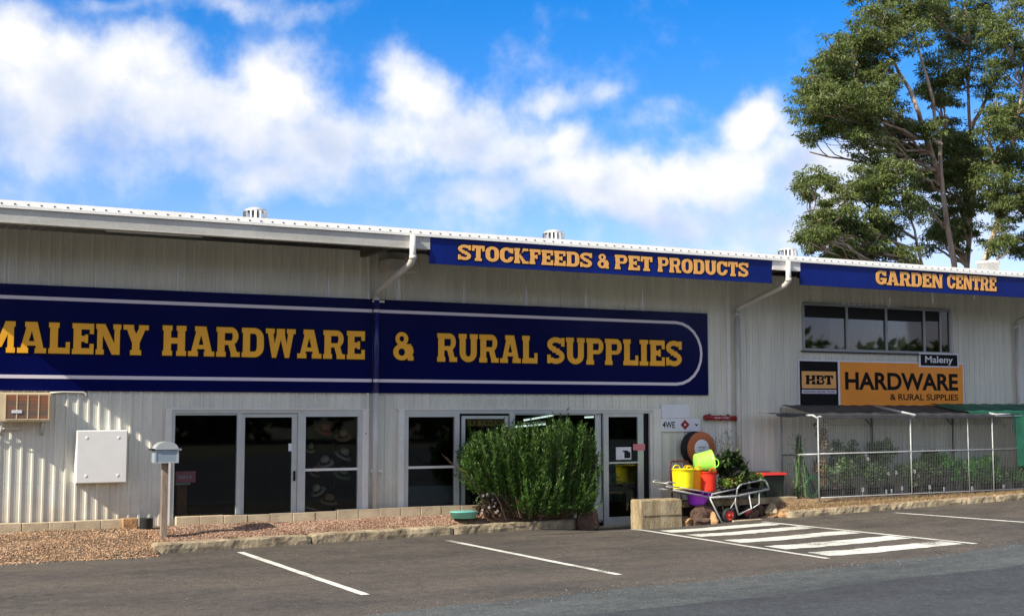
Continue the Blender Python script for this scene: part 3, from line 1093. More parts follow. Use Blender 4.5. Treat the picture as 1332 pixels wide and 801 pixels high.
def bay2():
    for a, b_ in ((9.15, 9.27), (14.97, 15.17)):
        mb = MB(); mb.cbox(a, b_, -0.05, 0.05, 0.0 if a > 14 else 0.3, 2.315, 0.006, M['trim']); mb.build('door_jamb', B)
    mb = MB(); mb.box(9.27, 14.97, -0.03, 0.05, 2.245, 2.315, M['alu']); mb.build('frame_head', B)
    mb = MB(); mb.box(9.27, 13.72, -0.02, 0.05, 0.05, 0.42, M['alu']); mb.build('frame_sill', B)
    w = MB()
    w.box(9.271, 9.36, -0.035, 0.045, 0.42, 2.244, M['alu']); w.box(10.34, 10.44, -0.035, 0.045, 0.42, 2.244, M['alu'])
    w.box(9.36, 10.34, -0.028, 0.04, 2.18, 2.244, M['alu']); w.box(9.36, 10.34, -0.03, 0.04, 1.19, 1.235, M['trim'])
    w = w.build('shop_window', B)
    glass(w, 9.36, 10.34, 1.235, 2.18); glass(w, 9.36, 10.34, 0.42, 1.19)
    dr = MB()
    dr.box(10.50, 10.58, 0.0, 0.045, 0.42, 2.14, M['alu']); dr.box(11.45, 11.53, 0.0, 0.045, 0.42, 2.14, M['alu'])
    dr.box(10.50, 11.53, -0.004, 0.041, 2.141, 2.20, M['alu'])
    dr = dr.build('glass_door', B)
    glass(dr, 10.58, 11.45, 0.42, 2.14)
    mb = MB(); mb.box(11.55, 11.66, -0.04, 0.04, 0.42, 2.244, M['alu']); mb.build('mullion', B)
    mb = MB(); mb.box(13.58, 13.72, 0.03, 0.09, 0.0, 2.244, M['alu']); mb.build('mullion', B)
    f = MB(); f.box(11.66, 13.58, 0.0, 0.03, 2.215, 2.24, M['alu']); f = f.build('fixed_window', B)
    glass(f, 11.66, 13.58, 0.42, 2.215, 0.05)
    # right door leaf
    dr = MB()
    dr.box(13.74, 13.86, -0.035, 0.025, -0.08, 2.243, M['alu']); dr.box(14.60, 14.74, -0.01, 0.045, -0.08, 2.17, M['alu'])
    dr.box(13.86, 14.74, -0.012, 0.04, 2.171, 2.242, M['alu']); dr.box(13.86, 14.60, -0.012, 0.04, -0.09, 0.10, M['alu'])
    dr.box(13.86, 14.60, -0.012, 0.04, 1.20, 1.235, M['alu'])
    dr = dr.build('glass_door', B)
    glass(dr, 13.86, 14.60, 1.235, 2.17, 0.02, M['glassdoor']); glass(dr, 13.86, 14.60, 0.10, 1.20, 0.02, M['glassdoor'])
    hn = MB(); hn.cbox(13.62, 13.66, -0.01, 0.03, 0.95, 1.15, 0.006, M['steelb']); hn.build('handle', dr)
    n = MB(); n.box(14.06, 14.43, -0.008, 0.012, 1.28, 1.54, M['white']); n.box(14.26, 14.41, -0.010, -0.0081, 1.31, 1.44, M['steelb'])
    n.box(14.22, 14.36, -0.0095, -0.0082, 1.44, 1.47, M['steelb']); n.build('notice', dr)
    n = MB(); n.cbox(14.47, 14.77, -0.02, -0.012, 1.47, 1.60, 0.003, M['pink']); n.build('sticker', dr)
    mb = MB(); mb.box(14.745, 14.90, 0.06, 0.075, -0.08, 2.24, M['steelb']); mb.box(14.90, 14.969, -0.02, 0.04, -0.1, 2.244, M['trim']); mb.build('door_seal', B)


bay1(); bay2()
mb = MB(); mb.box(13.4, 15.1, -0.28, 0.1, -0.14, -0.072, M['conc']); mb.build('door_threshold', B)

# upper office window
def upper_window():
    w = MB()
    xs = [19.10, 20.40, 21.62, 22.84, 23.70]
    w.box(19.07, 23.73, -0.045, 0.03, 4.715, 4.775, M['alub']); w.box(19.07, 23.73, -0.06, 0.03, 3.665, 3.725, M['alub'])
    for x in xs: w.box(x - 0.035, x + 0.035, -0.035, 0.03, 3.725, 4.715, M['alub'])
    w.box(23.35, 23.40, -0.030, 0.02, 3.725, 4.715, M['alub'])
    w = w.build('office_window', B)
    for i in range(4):
        a, b_ = xs[i] + 0.035, xs[i + 1] - 0.035
        if i == 3: b_ = 23.35
        glass(w, a, b_, 3.725, 4.715, 0.0, M['glassup'])
        m = MB(); m.box(a, b_, -0.012, -0.005, 4.44 if i < 3 else 4.47, 4.714, M['steelb']); m.build('black_top_panel', w)  # opaque black panel set across the top of each pane
    glass(w, 23.40, 23.665, 3.725, 4.715, 0.0, M['glassup'])
    m = MB(); m.box(19.0, 23.8, -0.075, -0.035, 3.635, 3.66, M['steelb']); m.build('window_sill', w)


upper_window()
# dark rooms behind the glass
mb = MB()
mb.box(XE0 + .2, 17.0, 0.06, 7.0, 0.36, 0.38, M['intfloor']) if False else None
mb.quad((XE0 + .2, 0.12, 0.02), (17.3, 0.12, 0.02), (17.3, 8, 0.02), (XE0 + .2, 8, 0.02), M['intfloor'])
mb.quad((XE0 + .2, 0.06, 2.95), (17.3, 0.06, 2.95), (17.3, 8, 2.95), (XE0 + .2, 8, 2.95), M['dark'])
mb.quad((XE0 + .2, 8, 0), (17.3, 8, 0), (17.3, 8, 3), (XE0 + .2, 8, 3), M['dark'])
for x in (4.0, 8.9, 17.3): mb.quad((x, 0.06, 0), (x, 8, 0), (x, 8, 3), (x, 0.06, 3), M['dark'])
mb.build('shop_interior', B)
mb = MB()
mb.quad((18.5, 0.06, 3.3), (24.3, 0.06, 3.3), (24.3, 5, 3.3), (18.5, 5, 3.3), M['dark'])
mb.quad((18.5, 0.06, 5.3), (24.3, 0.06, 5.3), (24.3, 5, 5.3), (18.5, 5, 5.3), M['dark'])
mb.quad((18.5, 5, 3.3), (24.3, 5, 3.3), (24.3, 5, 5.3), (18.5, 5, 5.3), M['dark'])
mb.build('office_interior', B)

# ------------------------------------------------------------------ lettering
SER = 0.045; ST = 0.265; SH = 0.165; TH = 0.195


def slab_glyph(ch):
    """width and strokes of one slab serif capital, cap height 1; strokes: ('r',x0,z0,x1,z1) ('p',pts) ('a',cx,cz,rx,rz,a0,a1,tx,tz)"""
    S, s, h, t = ST, SER, SH, TH
    stem = lambda x: [('r', x, 0, x + S, 1)]
    ft = lambda x, l=1, r=1: [('r', x - s * l, 0, x + S + s * r, h)]
    hd = lambda x, l=1, r=1: [('r', x - s * l, 1 - h, x + S + s * r, 1)]
    if ch == 'H': w = .86; return w, stem(s) + stem(w - s - S) + ft(s) + ft(w - s - S) + hd(s) + hd(w - s - S) + [('r', s, .5 - t / 2, w - s, .5 + t / 2)]
    if ch == 'I': w = S + 2 * s + .06; return w, [('r', s + .03, 0, s + .03 + S, 1), ('r', 0, 0, w, h), ('r', 0, 1 - h, w, 1)]
    if ch == 'L': w = .72; return w, stem(s) + ft(s) + hd(s) + [('r', s, 0, w, t), ('r', w - .14, 0, w, .38)]
    if ch in 'EF':
        w = .74 if ch == 'E' else .70
        p = stem(s) + ft(s) + hd(s) + [('r', s, 1 - t, w, 1), ('r', w - .14, .66, w, 1), ('r', s, .5 - t / 2, w - .2, .5 + t / 2), ('r', w - .3, .36, w - .2, .64)]
        if ch == 'E': p += [('r', s, 0, w, t), ('r', w - .14, 0, w, .34)]
        return w, p
    if ch == 'T': w = .76; return w, [('r', w / 2 - S / 2, 0, w / 2 + S / 2, 1), ('r', w / 2 - S / 2 - s - .03, 0, w / 2 + S / 2 + s + .03, h), ('r', 0, 1 - t, w, 1), ('r', 0, .64, .14, 1), ('r', w - .14, .64, w, 1)]
    if ch == 'N': w = .88; return w, [('r', s, 0, s + .19, 1), ('r', w - s - .19, 0, w - s, 1), ('r', 0, 0, s * 2 + .19, h), ('r', 0, 1 - h, s + .19, 1), ('r', w - s * 2 - .19, 1 - h, w, 1), ('p', [(s, 1), (s + .27, 1), (w - s, 0), (w - s - .27, 0)])]
    if ch == 'M': w = 1.08; return w, [('r', s, 0, s + .2, 1), ('r', w - s - .2, 0, w - s, 1), ('r', 0, 0, s * 2 + .2, h), ('r', w - 2 * s - .2, 0, w, h), ('r', 0, 1 - h, s + .1, 1), ('r', w - s - .1, 1 - h, w, 1), ('p', [(s, 1), (s + .28, 1), (w / 2 + .1, .18), (w / 2 - .1, .18)]), ('p', [(w - s - .28, 1), (w - s, 1), (w / 2 + .1, .18), (w / 2 - .1, .18)])]
    if ch == 'W': w = 1.16; q = .19; return w, [('p', [(.05, 1), (.05 + .22, 1), (.41, 0), (.25, 0)]), ('p', [(.46, 1), (.68, 1), (.41, 0), (.25, 0)]), ('p', [(w - .46 - .22, 1), (w - .46, 1), (w - .25, 0), (w - .41, 0)]), ('p', [(w - .27, 1), (w - .05, 1), (w - .25, 0), (w - .41, 0)]), ('r', 0, 1 - h, .34, 1), ('r', w - .34, 1 - h, w, 1), ('r', w / 2 - .16, 1 - h, w / 2 + .16, 1)]
    if ch == 'A': w = .96; return w, [('p', [(.07, 0), (.27, 0), (w / 2 + .07, 1), (w / 2 - .15, 1)]), ('p', [(w - .29, 0), (w - .05, 0), (w / 2 + .17, 1), (w / 2 - .09, 1)]), ('r', .22, .24, w - .22, .38), ('r', 0, 0, .36, h), ('r', w - .38, 0, w, h), ('r', w / 2 - .24, 1 - h, w / 2 + .17, 1)]
    if ch == 'Y': w = .90; return w, [('r', w / 2 - S / 2, 0, w / 2 + S / 2, .48), ('r', w / 2 - S / 2 - s - .02, 0, w / 2 + S / 2 + s + .02, h), ('p', [(.06, 1), (.31, 1), (w / 2 + S / 2, .44), (w / 2 - S / 2, .40)]), ('p', [(w - .29, 1), (w - .06, 1), (w / 2 + S / 2, .40), (w / 2 - S / 2, .44)]), ('r', 0, 1 - h, .37, 1), ('r', w - .35, 1 - h, w, 1)]
    if ch == 'K': w = .90; return w, stem(s) + ft(s) + hd(s) + [('p', [(s + S - .02, .36), (s + S + .0, .56), (w - .08, 1), (w - .31, 1)]), ('p', [(s + S + .10, .56), (s + S + .02, .38), (w - .32, 0), (w - .06, 0)]), ('r', w - .37, 1 - h, w - .02, 1), ('r', w - .38, 0, w, h)]
    if ch == 'D': w = .84; return w, stem(s) + ft(s) + hd(s) + [('r', s, 0, w - .32, t), ('r', s, 1 - t, w - .32, 1), ('a', w - .36, .36, .36, .36, -90, 0, S, t), ('a', w - .36, .64, .36, .36, 0, 90, S, t), ('r', w - S, .35, w, .65)]
    if ch in 'PR':
        w = .80 if ch == 'P' else .88
        c = w - .27 - (.06 if ch == 'R' else 0)
        p = stem(s) + ft(s) + hd(s) + [('r', s, 1 - t, c + .02, 1), ('r', s, .40, c + .02, .40 + .15), ('a', c, .70, .27, .30, -90, 90, .21, .15)]
        if ch == 'R': p += [('p', [(c - .12, .44), (c + .12, .46), (w - .06, 0), (w - .30, 0)]), ('r', w - .34, 0, w, h)]
        return w, p
    if ch == 'B': w = .82; return w, stem(s) + ft(s) + hd(s) + [('r', s, 1 - t, w - .28, 1), ('r', s, .45, w - .28, .59), ('r', s, 0, w - .28, t), ('a', w - .29, .75, .25, .25, -90, 90, .2, .15), ('a', w - .29, .28, .29, .28, -90, 90, .22, .16)]
    if ch == 'U': w = .86; return w, [('r', s, .32, s + S, 1), ('r', w - s - S, .32, w - s, 1), ('r', 0, 1 - h, s * 2 + S, 1), ('r', w - s * 2 - S, 1 - h, w, 1), ('a', w / 2, .34, w / 2 - s, .34, 180, 360, S, t)]
    if ch == 'O': w = .82; return w, [('a', w / 2, .36, w / 2, .36, 180, 360, S, t), ('a', w / 2, .64, w / 2, .36, 0, 180, S, t), ('r', 0, .35, S, .65), ('r', w - S, .35, w, .65)]
    if ch in 'CG':
        w = .82; p = [('a', w / 2, .36, w / 2, .36, 180, 350, S, t), ('a', w / 2, .64, w / 2, .36, 10, 180, S, t), ('r', 0, .35, S, .65), ('r', w - .15, .62, w, .97)]
        if ch == 'G': p += [('r', w - S, .08, w, .46), ('r', w * .46, .33, w + .03, .48)]
        else: p += [('r', w - .20, .26, w, .40)]
        return w, p
    if ch == 'S': w = .78; return w, [('a', w / 2, .725, w / 2, .275, 20, 270, .22, t), ('a', w / 2, .275, w / 2, .275, -90, 90, .22, t), ('a', w / 2, .275, w / 2, .275, 200, 270, .22, t), ('r', w * .3, .42, w * .7, .58), ('r', w - .15, .66, w, .98), ('r', 0, .02, .15, .34)]
    if ch == '&': w = .86; return w, [('a', .36, .76, .27, .24, 0, 360, .17, .14), ('a', .36, .29, .36, .29, 0, 360, .22, .16), ('r', .30, .44, w - .1, .58), ('r', .66, .26, w, .40), ('r', .62, .0, w, .15), ('r', .64, .05, .82, .5)]
    if ch == '4': w = .8; return w, [('r', .42, 0, .62, 1), ('r', 0, .25, .8, .4), ('p', [(0, .3), (.18, .3), (.6, 1), (.42, 1)])]
    return .4, []


def stroke_faces(mb, st, ox, oz, sx, sz, y, d, o, material, yb):
    """o = outline growth in world units"""
    if st[0] == 'r':
        _, x0, z0, x1, z1 = st
        poly = [(ox + x0 * sx - o, oz + z0 * sz - o), (ox + x1 * sx + o, oz + z0 * sz - o), (ox + x1 * sx + o, oz + z1 * sz + o), (ox + x0 * sx - o, oz + z1 * sz + o)]
        mb.prism(poly, y - d, yb, material)
    elif st[0] == 'p':
        pts = [Vector((ox + x * sx, oz + z * sz)) for x, z in st[1]]
        if o:
            c = sum(pts, Vector((0, 0))) / len(pts)
            pts2 = []
            n = len(pts)
            area = sum(pts[i].x * pts[(i + 1) % n].y - pts[(i + 1) % n].x * pts[i].y for i in range(n))
            if area < 0: pts = pts[::-1]
            for i in range(n):
                a, b, e = pts[i - 1], pts[i], pts[(i + 1) % n]
                d1 = (b - a).normalized(); d2 = (e - b).normalized()
                n1 = Vector((d1.y, -d1.x)); n2 = Vector((d2.y, -d2.x))
                bi = (n1 + n2); bi.normalize()
                pts2.append(b + bi * o * min(1.5, 1 / max(.3, bi.dot(n1))))
            pts = pts2
        mb.prism([(p.x, p.y) for p in pts], y - d, yb, material)
    else:
        _, cx, cz, rx, rz, a0, a1, tx, tz = st
        n = max(3, int(abs(a1 - a0) / 15))
        vs = []
        for i in range(n + 1):
            q = math.radians(a0 + (a1 - a0) * i / n)
            c, s_ = math.cos(q), math.sin(q)
            for (ax, az) in ((rx * sx + o, rz * sz + o), (max(0.001, (rx - tx) * sx - o), max(0.001, (rz - tz) * sz - o))):
                for yy in (y - d, yb):
                    vs.append((ox + cx * sx + ax * c, yy, oz + cz * sz + az * s_))
        fs = []
        for i in range(n):
            k = i * 4; j = k + 4
            fs += [(k, j, j + 2, k + 2), (k + 1, k + 3, j + 3, j + 1), (k, k + 1, j + 1, j), (k + 2, j + 2, j + 3, k + 3)]
        fs += [(0, 2, 3, 1), (n * 4, n * 4 + 1, n * 4 + 3, n * 4 + 2)]
        mb.add(vs, fs, material)


def slab_word(parent, word, x0, x1, z0, z1, y, material, out=0.018, depth=0.012, gap=0.075):
    gl = [slab_glyph(c) for c in word]
    tot = sum(g[0] for g in gl) + gap * (len(word) - 1)
    sx = (x1 - x0) / tot
    x = x0
    for c, (w, sts) in zip(word, gl):
        mb = MB()
        for k, st in enumerate(sts):
            if out: stroke_faces(mb, st, x, z0, sx, z1 - z0, y, 0.003 + 0.0002 * k, out, M['black'], y + 0.002)
            stroke_faces(mb, st, x, z0, sx, z1 - z0, y, depth + 0.0003 * k, 0, material, y + 0.001)
        mb.build('letter', parent)
        x += (w + gap) * sx


def sans(parent, text, x0, x1, z0, z1, y, material, bold=0.0, name='lettering'):
    """flat lettering fitted into a rectangle on a plane of constant y"""
    cu = bpy.data.curves.new('t', 'FONT')
    cu.body = text
    cu.offset = bold
    cu.extrude = 0.0
    ob = bpy.data.objects.new('t', cu)
    COL.objects.link(ob)
    bpy.context.view_layer.update()
    me = bpy.data.meshes.new_from_object(ob.evaluated_get(bpy.context.evaluated_depsgraph_get()))
    xs = [v.co.x for v in me.vertices]; zs = [v.co.y for v in me.vertices]
    a, b_, c, d = min(xs), max(xs), min(zs), max(zs)
    for v in me.vertices:
        v.co = Vector((x0 + (v.co.x - a) / (b_ - a) * (x1 - x0), y, z0 + (v.co.y - c) / (d - c) * (z1 - z0)))
    me.materials.clear(); me.materials.append(material)
    bpy.data.objects.remove(ob); bpy.data.curves.remove(cu)
    o = bpy.data.objects.new(name, me); COL.objects.link(o)
    o.parent = parent
    o.matrix_parent_inverse = parent.matrix_basis.inverted()
    return o


def marks(parent, x0, x1, z0, z1, y, material, n):
    """a line of print too small to read in the photograph"""
    mb = MB(); w = (x1 - x0) / n
    for i in range(n):
        a = x0 + i * w; b_ = a + w * R(.5, .8)
        mb.box(a, a + w * .22, y - .001, y, z0, z1, material)
        mb.box(a + w * .23, b_, y - .001, y, z0 + (z1 - z0) * R(0, .7), z1 - (z1 - z0) * R(0, .2), material)
    o = mb.build('fine_print', parent); o['kind'] = 'stuff'
    return o


# main sign: two navy panels on the wall
S1 = thing('shop_sign', 'long navy wall sign with gold name and white rounded border line', 'sign', (0.3, -0.04, 2.63))
SB, STP = 2.635, 4.42


def sign_panel(x0, x1):
    vs = []; n = int((x1 - x0) / 0.12)
    for i in range(n + 1):
        x = x0 + (x1 - x0) * i / n
        for j in range(9):
            z = SB + (STP - SB) * j / 8
            vs.append((x, -0.052 - 0.0030 * math.sin(x * 2.3 + z) - 0.0016 * math.sin(x * 5.1 - z * 2.2), z))
    fs = [(i * 9 + j, (i + 1) * 9 + j, (i + 1) * 9 + j + 1, i * 9 + j + 1) for i in range(n) for j in range(8)]
    o = fast('sign_panel', vs, fs, M['signblue'], S1)
    for p in o.data.polygons: p.use_smooth = True
    m = MB(); m.box(x0, x1, -0.045, -0.031, SB, STP, M['signblue']); m.build('sign_backing', S1)


sign_panel(0.3, 8.60); sign_panel(8.615, 16.40)
mb = MB()
mb.box(1.25, 8.59, -0.0625, -0.056, 4.165, 4.225, M['lilac']); mb.box(8.73, 15.56, -0.0625, -0.056, 4.165, 4.225, M['lilac'])
mb.box(1.25, 8.59, -0.0625, -0.056, 2.84, 2.90, M['lilac']); mb.box(8.73, 15.56, -0.0625, -0.056, 2.84, 2.90, M['lilac'])
stroke_faces(mb, ('a', 0, 0, .6925, .6925, -90, 90, .06, .06), 15.56, 3.5325, 1, 1, -0.056, 0.0065, 0, M['lilac'], -0.056)
stroke_faces(mb, ('a', 0, 0, .6925, .6925, 90, 270, .06, .06), 1.25, 3.5325, 1, 1, -0.056, 0.0065, 0, M['lilac'], -0.056)
mb.build('border_line', S1)
Z0, Z1 = 3.265, 3.79
slab_word(S1, 'MALENY', 1.72, 4.42, Z0, Z1, -0.058, M['gold'], 0.022)
slab_word(S1, 'HARDWARE', 4.66, 8.44, Z0 + .003, Z1 + .01, -0.058, M['gold'], 0.022)
slab_word(S1, '&', 9.02, 9.44, Z0, Z1 + .02, -0.058, M['gold'], 0.022)
slab_word(S1, 'RURAL', 9.94, 12.16, Z0 - .01, Z1 + .02, -0.058, M['gold'], 0.022)
slab_word(S1, 'SUPPLIES', 12.39, 15.70, Z0 - .01, Z1 + .01, -0.058, M['gold'], 0.022)

S2 = thing('fascia_sign', 'royal blue eave sign reading stockfeeds and pet products', 'sign', (9.02, -1.79, 4.95), 'blue signs along the eave')
mb = MB(); mb.box(9.02, 16.79, -1.80, -1.77, 4.945, 5.424, M['signblue2']); mb.build('sign_panel', S2)
slab_word(S2, 'STOCKFEEDS', 9.58, 12.42, 5.045, 5.33, -1.801, M['gold2'], 0.018, 0.010)
slab_word(S2, '&', 12.55, 12.80, 5.045, 5.33, -1.801, M['gold2'], 0.018, 0.010)
slab_word(S2, 'PET', 12.94, 13.81, 5.045, 5.33, -1.801, M['gold2'], 0.018, 0.010)
slab_word(S2, 'PRODUCTS', 13.94, 16.17, 5.045, 5.345, -1.801, M['gold2'], 0.018, 0.010)
S3 = thing('fascia_sign', 'royal blue eave sign reading garden centre', 'sign', (17.54, -1.79, 4.95), 'blue signs along the eave')
mb = MB(); mb.box(17.54, XE1, -1.80, -1.77, 4.95, 5.424, M['signblue2']); mb.build('sign_panel', S3)
slab_word(S3, 'GARDEN', 19.65, 21.64, 5.055, 5.37, -1.801, M['gold2'], 0.018, 0.010)
slab_word(S3, 'CENTRE', 21.79, 23.34, 5.06, 5.385, -1.801, M['gold2'], 0.018, 0.010)

# orange hardware sign with black badge
S4 = thing('hardware_sign', 'orange hardware sign with black badge above the shade house', 'sign', (19, -0.05, 2.42))
mb = MB(); mb.box(18.92, 24.10, -0.050, -0.032, 2.41, 3.47, M['white']); mb.build('sign_backing', S4)
mb = MB(); mb.box(20.14, 24.05, -0.058, -0.0505, 2.42, 3.43, M['orange']); mb.build('sign_panel', S4)
mb = MB(); mb.box(18.95, 20.07, -0.058, -0.0505, 2.42, 3.43, M['black']); mb.build('badge_panel', S4)
mb = MB(); mb.box(19.00, 20.01, -0.061, -0.0585, 2.81, 3.20, M['gold2']); bd = mb.build('badge', S4)
mb = MB(); mb.box(19.00, 20.01, -0.061, -0.0585, 2.69, 2.78, M['lilac']); mb.build('badge_strip', bd)
sans(bd, 'HARDWARE & BUILDING TRADERS', 19.03, 19.98, 2.705, 2.765, -0.0625, M['black'], 0.01)
# stencil style H B T with a spanner shaped gap
xa = 19.11
for wd, a, b_ in (('H', 19.11, 19.40), ('B', 19.42, 19.66), ('T', 19.66, 19.92)):
    slab_word(bd, wd, a, b_, 2.90, 3.11, -0.0612, M['black'], 0, 0.002)
mb = MB()
stroke_faces(mb, ('a', 0, 0, .17, .06, 10, 170, .014, .014), 19.46, 2.95, 1, 1, -0.064, 0.002, 0, M['gold2'], -0.064)
mb.build('badge_emblem', bd)
for wd, a, b_, z0, z1, bo in (('HARDWARE', 20.28, 23.88, 2.785, 3.20, 0.032), ('& RURAL SUPPLIES', 21.66, 23.87, 2.55, 2.70, 0.02)):
    sans(S4, wd, a, b_, z0, z1, -0.0600, M['black'], bo)
mb = MB(); mb.box(22.60, 23.92, -0.066, -0.059, 3.35, 3.70, M['white']); tp = mb.build('name_plate', S4)
mb = MB(); mb.box(22.66, 23.87, -0.069, -0.0665, 3.385, 3.655, M['black']); mb.build('plate_face', tp)
sans(tp, 'Maleny', 22.80, 23.72, 3.405, 3.62, -0.0705, M['white'], 0.02)

# small wall signs by the door
mb = MB(); mb.cbox(15.18, 15.90, -0.045, -0.032, 2.14, 2.44, 0.003, M['white'])
tag(mb.build('blank_sign', None), 'blank off white panel on the wall right of the door', 'sign')
S5 = thing('gas_sign', 'narrow white sign with letters 4WE and a red diamond, on the wall', 'sign', (15.6, -0.04, 1.86))
mb = MB(); mb.cbox(15.14, 16.18, -0.048, -0.032, 1.855, 2.135, 0.003, M['white']); mb.build('sign_panel', S5)
sans(S5, '4WE', 15.20, 15.52, 1.93, 2.07, -0.0495, M['steelb'], 0.02)
mb = MB(); mb.prism([(15.66, 2.0), (15.78, 1.89), (15.90, 2.0), (15.78, 2.11)], -0.051, -0.0485, M['pipered'])
mb.prism([(15.75, 2.0), (15.78, 1.97), (15.81, 2.0), (15.78, 2.03)], -0.0525, -0.0511, M['lilac']); mb.build('diamond', S5)
mb = MB(); mb.prism([(16.02, 2.03), (16.08, 1.96), (16.14, 2.03), (16.10, 2.015), (16.08, 2.0), (16.06, 2.015)], -0.051, -0.0485, M['steelb']); mb.build('arrow', S5)

S6 = thing('red_hose_holder', 'short dark red tube fixed level on the wall by the downpipe', 'tube', (16.7, -0.08, 2.15))
mb = MB(); mb.tube([(16.26, -0.09, 2.155), (17.10, -0.09, 2.135)], 0.052, M['pipered'], 12); mb.build('tube', S6)
mb = MB()
for x in (16.30, 17.06, 16.68): mb.tube([(x, -0.09, 2.155 - .024 * (x - 16.26)), (x + .03, -0.09, 2.155 - .024 * (x - 16.26))], 0.062, M['pipered'], 12)
mb.box(16.42, 16.45, -0.07, -0.0, 2.17, 2.23, M['pipered']); mb.box(16.92, 16.95, -0.07, -0.0, 2.15, 2.22, M['pipered']); mb.build('bracket', S6)
marks(S6, 16.50, 16.92, 2.128, 2.160, -0.1435, M['lilac'], 8)

# hose reel
HR = thing('hose_reel', 'round red brown hose reel with white centre on the wall', 'hose reel', (15.95, -0.3, 1.51))
mb = MB()
mb.lathe([(0.0, -0.10), (0.17, -0.105), (0.20, -0.105), (0.33, -0.115), (0.355, -0.10), (0.355, -0.07), (0.2, -0.07)], (15.97, -0.28, 1.50), M['hosered'], 32, 'Y')
mb.build('front_disc', HR)
mb = MB(); mb.lathe([(0.0, -0.119), (0.17, -0.119), (0.19, -0.112), (0.19, -0.10)], (15.97, -0.28, 1.50), M['white'], 28, 'Y'); c_ = mb.build('centre_disc', HR)
marks(c_, 15.88, 16.06, 1.50, 1.54, -0.4005, M['wire'], 5); marks(c_, 15.90, 16.04, 1.45, 1.48, -0.4005, M['wire'], 4)
mb = MB()
for k in range(4):
    pts = [(15.97 + (0.30 - .004 * k) * math.cos(a * math.pi / 12), -0.33 + 0.055 * k, 1.50 + (0.30 - .004 * k) * math.sin(a * math.pi / 12)) for a in range(25)]
    mb.tube(pts, 0.028, M['rubber'], 6, caps=False)
mb.build('hose', HR)
mb = MB(); mb.lathe([(0.0, 0.17), (0.36, 0.17), (0.36, 0.15), (0.0, 0.15)], (15.97, -0.28, 1.50), M['rubber'], 28, 'Y'); mb.box(15.92, 16.02, -0.25, -0.0, 1.45, 1.55, M['rubber']); mb.build('wall_mount', HR)

# yellow print sign hung inside the glass door of the second shopfront
SG = thing('door_banner', 'small yellow lettered banner inside the glass door behind the shrub', 'sign', (11, 0.06, 2.05))
mb = MB(); mb.box(10.63, 11.42, 0.055, 0.065, 1.985, 2.13, M['wood2']); mb.build('sign_panel', SG)
sans(SG, 'SLX BUCCLAD', 10.66, 11.39, 2.005, 2.115, 0.0535, mat('dull_yellow_print', (0.55, 0.48, 0.06), 0.5), 0.02)

# ------------------------------------------------------------------ wall fixtures on the left
AC = thing('air_conditioner', 'beige box air conditioner with rusty grille, on the wall at left', 'air conditioner', (2.4, 0, 2.1))
mb = MB()
mb.cbox(1.96, 2.81, -0.30, 0.0, 2.12, 2.60, 0.012, M['acbody']); mb.build('case', AC)
mb = MB(); mb.box(2.10, 2.775, -0.308, -0.301, 2.16, 2.565, M['acgrille']); gr = mb.build('grille', AC)
mb = MB()
for x in (2.095, 2.27, 2.44, 2.61, 2.77): mb.box(x - .008, x + .008, -0.32, -0.3085, 2.155, 2.57, M['acbody'])
mb.box(2.10, 2.77, -0.318, -0.3086, 2.15, 2.165, M['acbody']); mb.box(2.10, 2.77, -0.318, -0.3086, 2.56, 2.575, M['acbody'])
mb.build('grille_bars', gr)
for k in range(16):
    mb = MB(); z = 2.18 + k * 0.024; mb.box(2.104, 2.766, -0.3145, -0.3082, z, z + 0.008, M['acgrille']); mb.build('slat', gr)
mb = MB(); mb.cbox(2.19, 2.35, -0.327, -0.3205, 2.26, 2.31, 0.002, M['white']); mb.build('badge', AC)
mb = MB(); mb.tube([(1.5, -0.10, 1.985), (2.35, -0.10, 2.01), (2.42, -0.10, 2.04), (2.43, -0.10, 2.12)], 0.018, M['pipe'], 8); mb.build('drain_pipe', AC)
mb = MB()
for x in (2.06, 2.70): mb.tube([(x, -0.28, 2.11), (x, -0.03, 2.11), (x, -0.03, 1.90), (x, -0.26, 2.10)], 0.013, M['galvw'], 6)
mb.build('wall_bracket', AC)
mb = MB(); mb.tube([(2.82, -0.05, 2.60), (3.0, -0.045, 2.615), (3.35, -0.045, 2.612), (3.40, -0.045, 2.59), (3.40, -0.045, 2.54)], 0.016, M['pipe'], 8)
tag(mb.build('conduit'), 'thin pale conduit running from the air conditioner under the navy sign', 'conduit')

MC = thing('meter_cabinet', 'white square meter cabinet on the sunlit left wall', 'cabinet', (3.65, 0, 1.08))
mb = MB(); mb.cbox(3.24, 4.08, -0.20, -0.028, 1.075, 1.97, 0.008, M['cab']); mb.build('case', MC)
mb = MB(); mb.cbox(3.25, 4.07, -0.222, -0.2005, 1.085, 1.96, 0.007, M['cab']); dr = mb.build('door', MC)
mb = MB()
for x in (3.41, 3.93):
    for z in (1.20, 1.84): mb.lathe([(0.0, -0.2245), (0.028, -0.2245), (0.032, -0.2215)], (x, 0, z), M['cab'], 12, 'Y')
mb.build('door_studs', dr)
mb = MB(); mb.cbox(4.08, 4.105, -0.17, -0.14, 1.86, 1.93, 0.004, M['cab']); mb.build('hinge', MC)

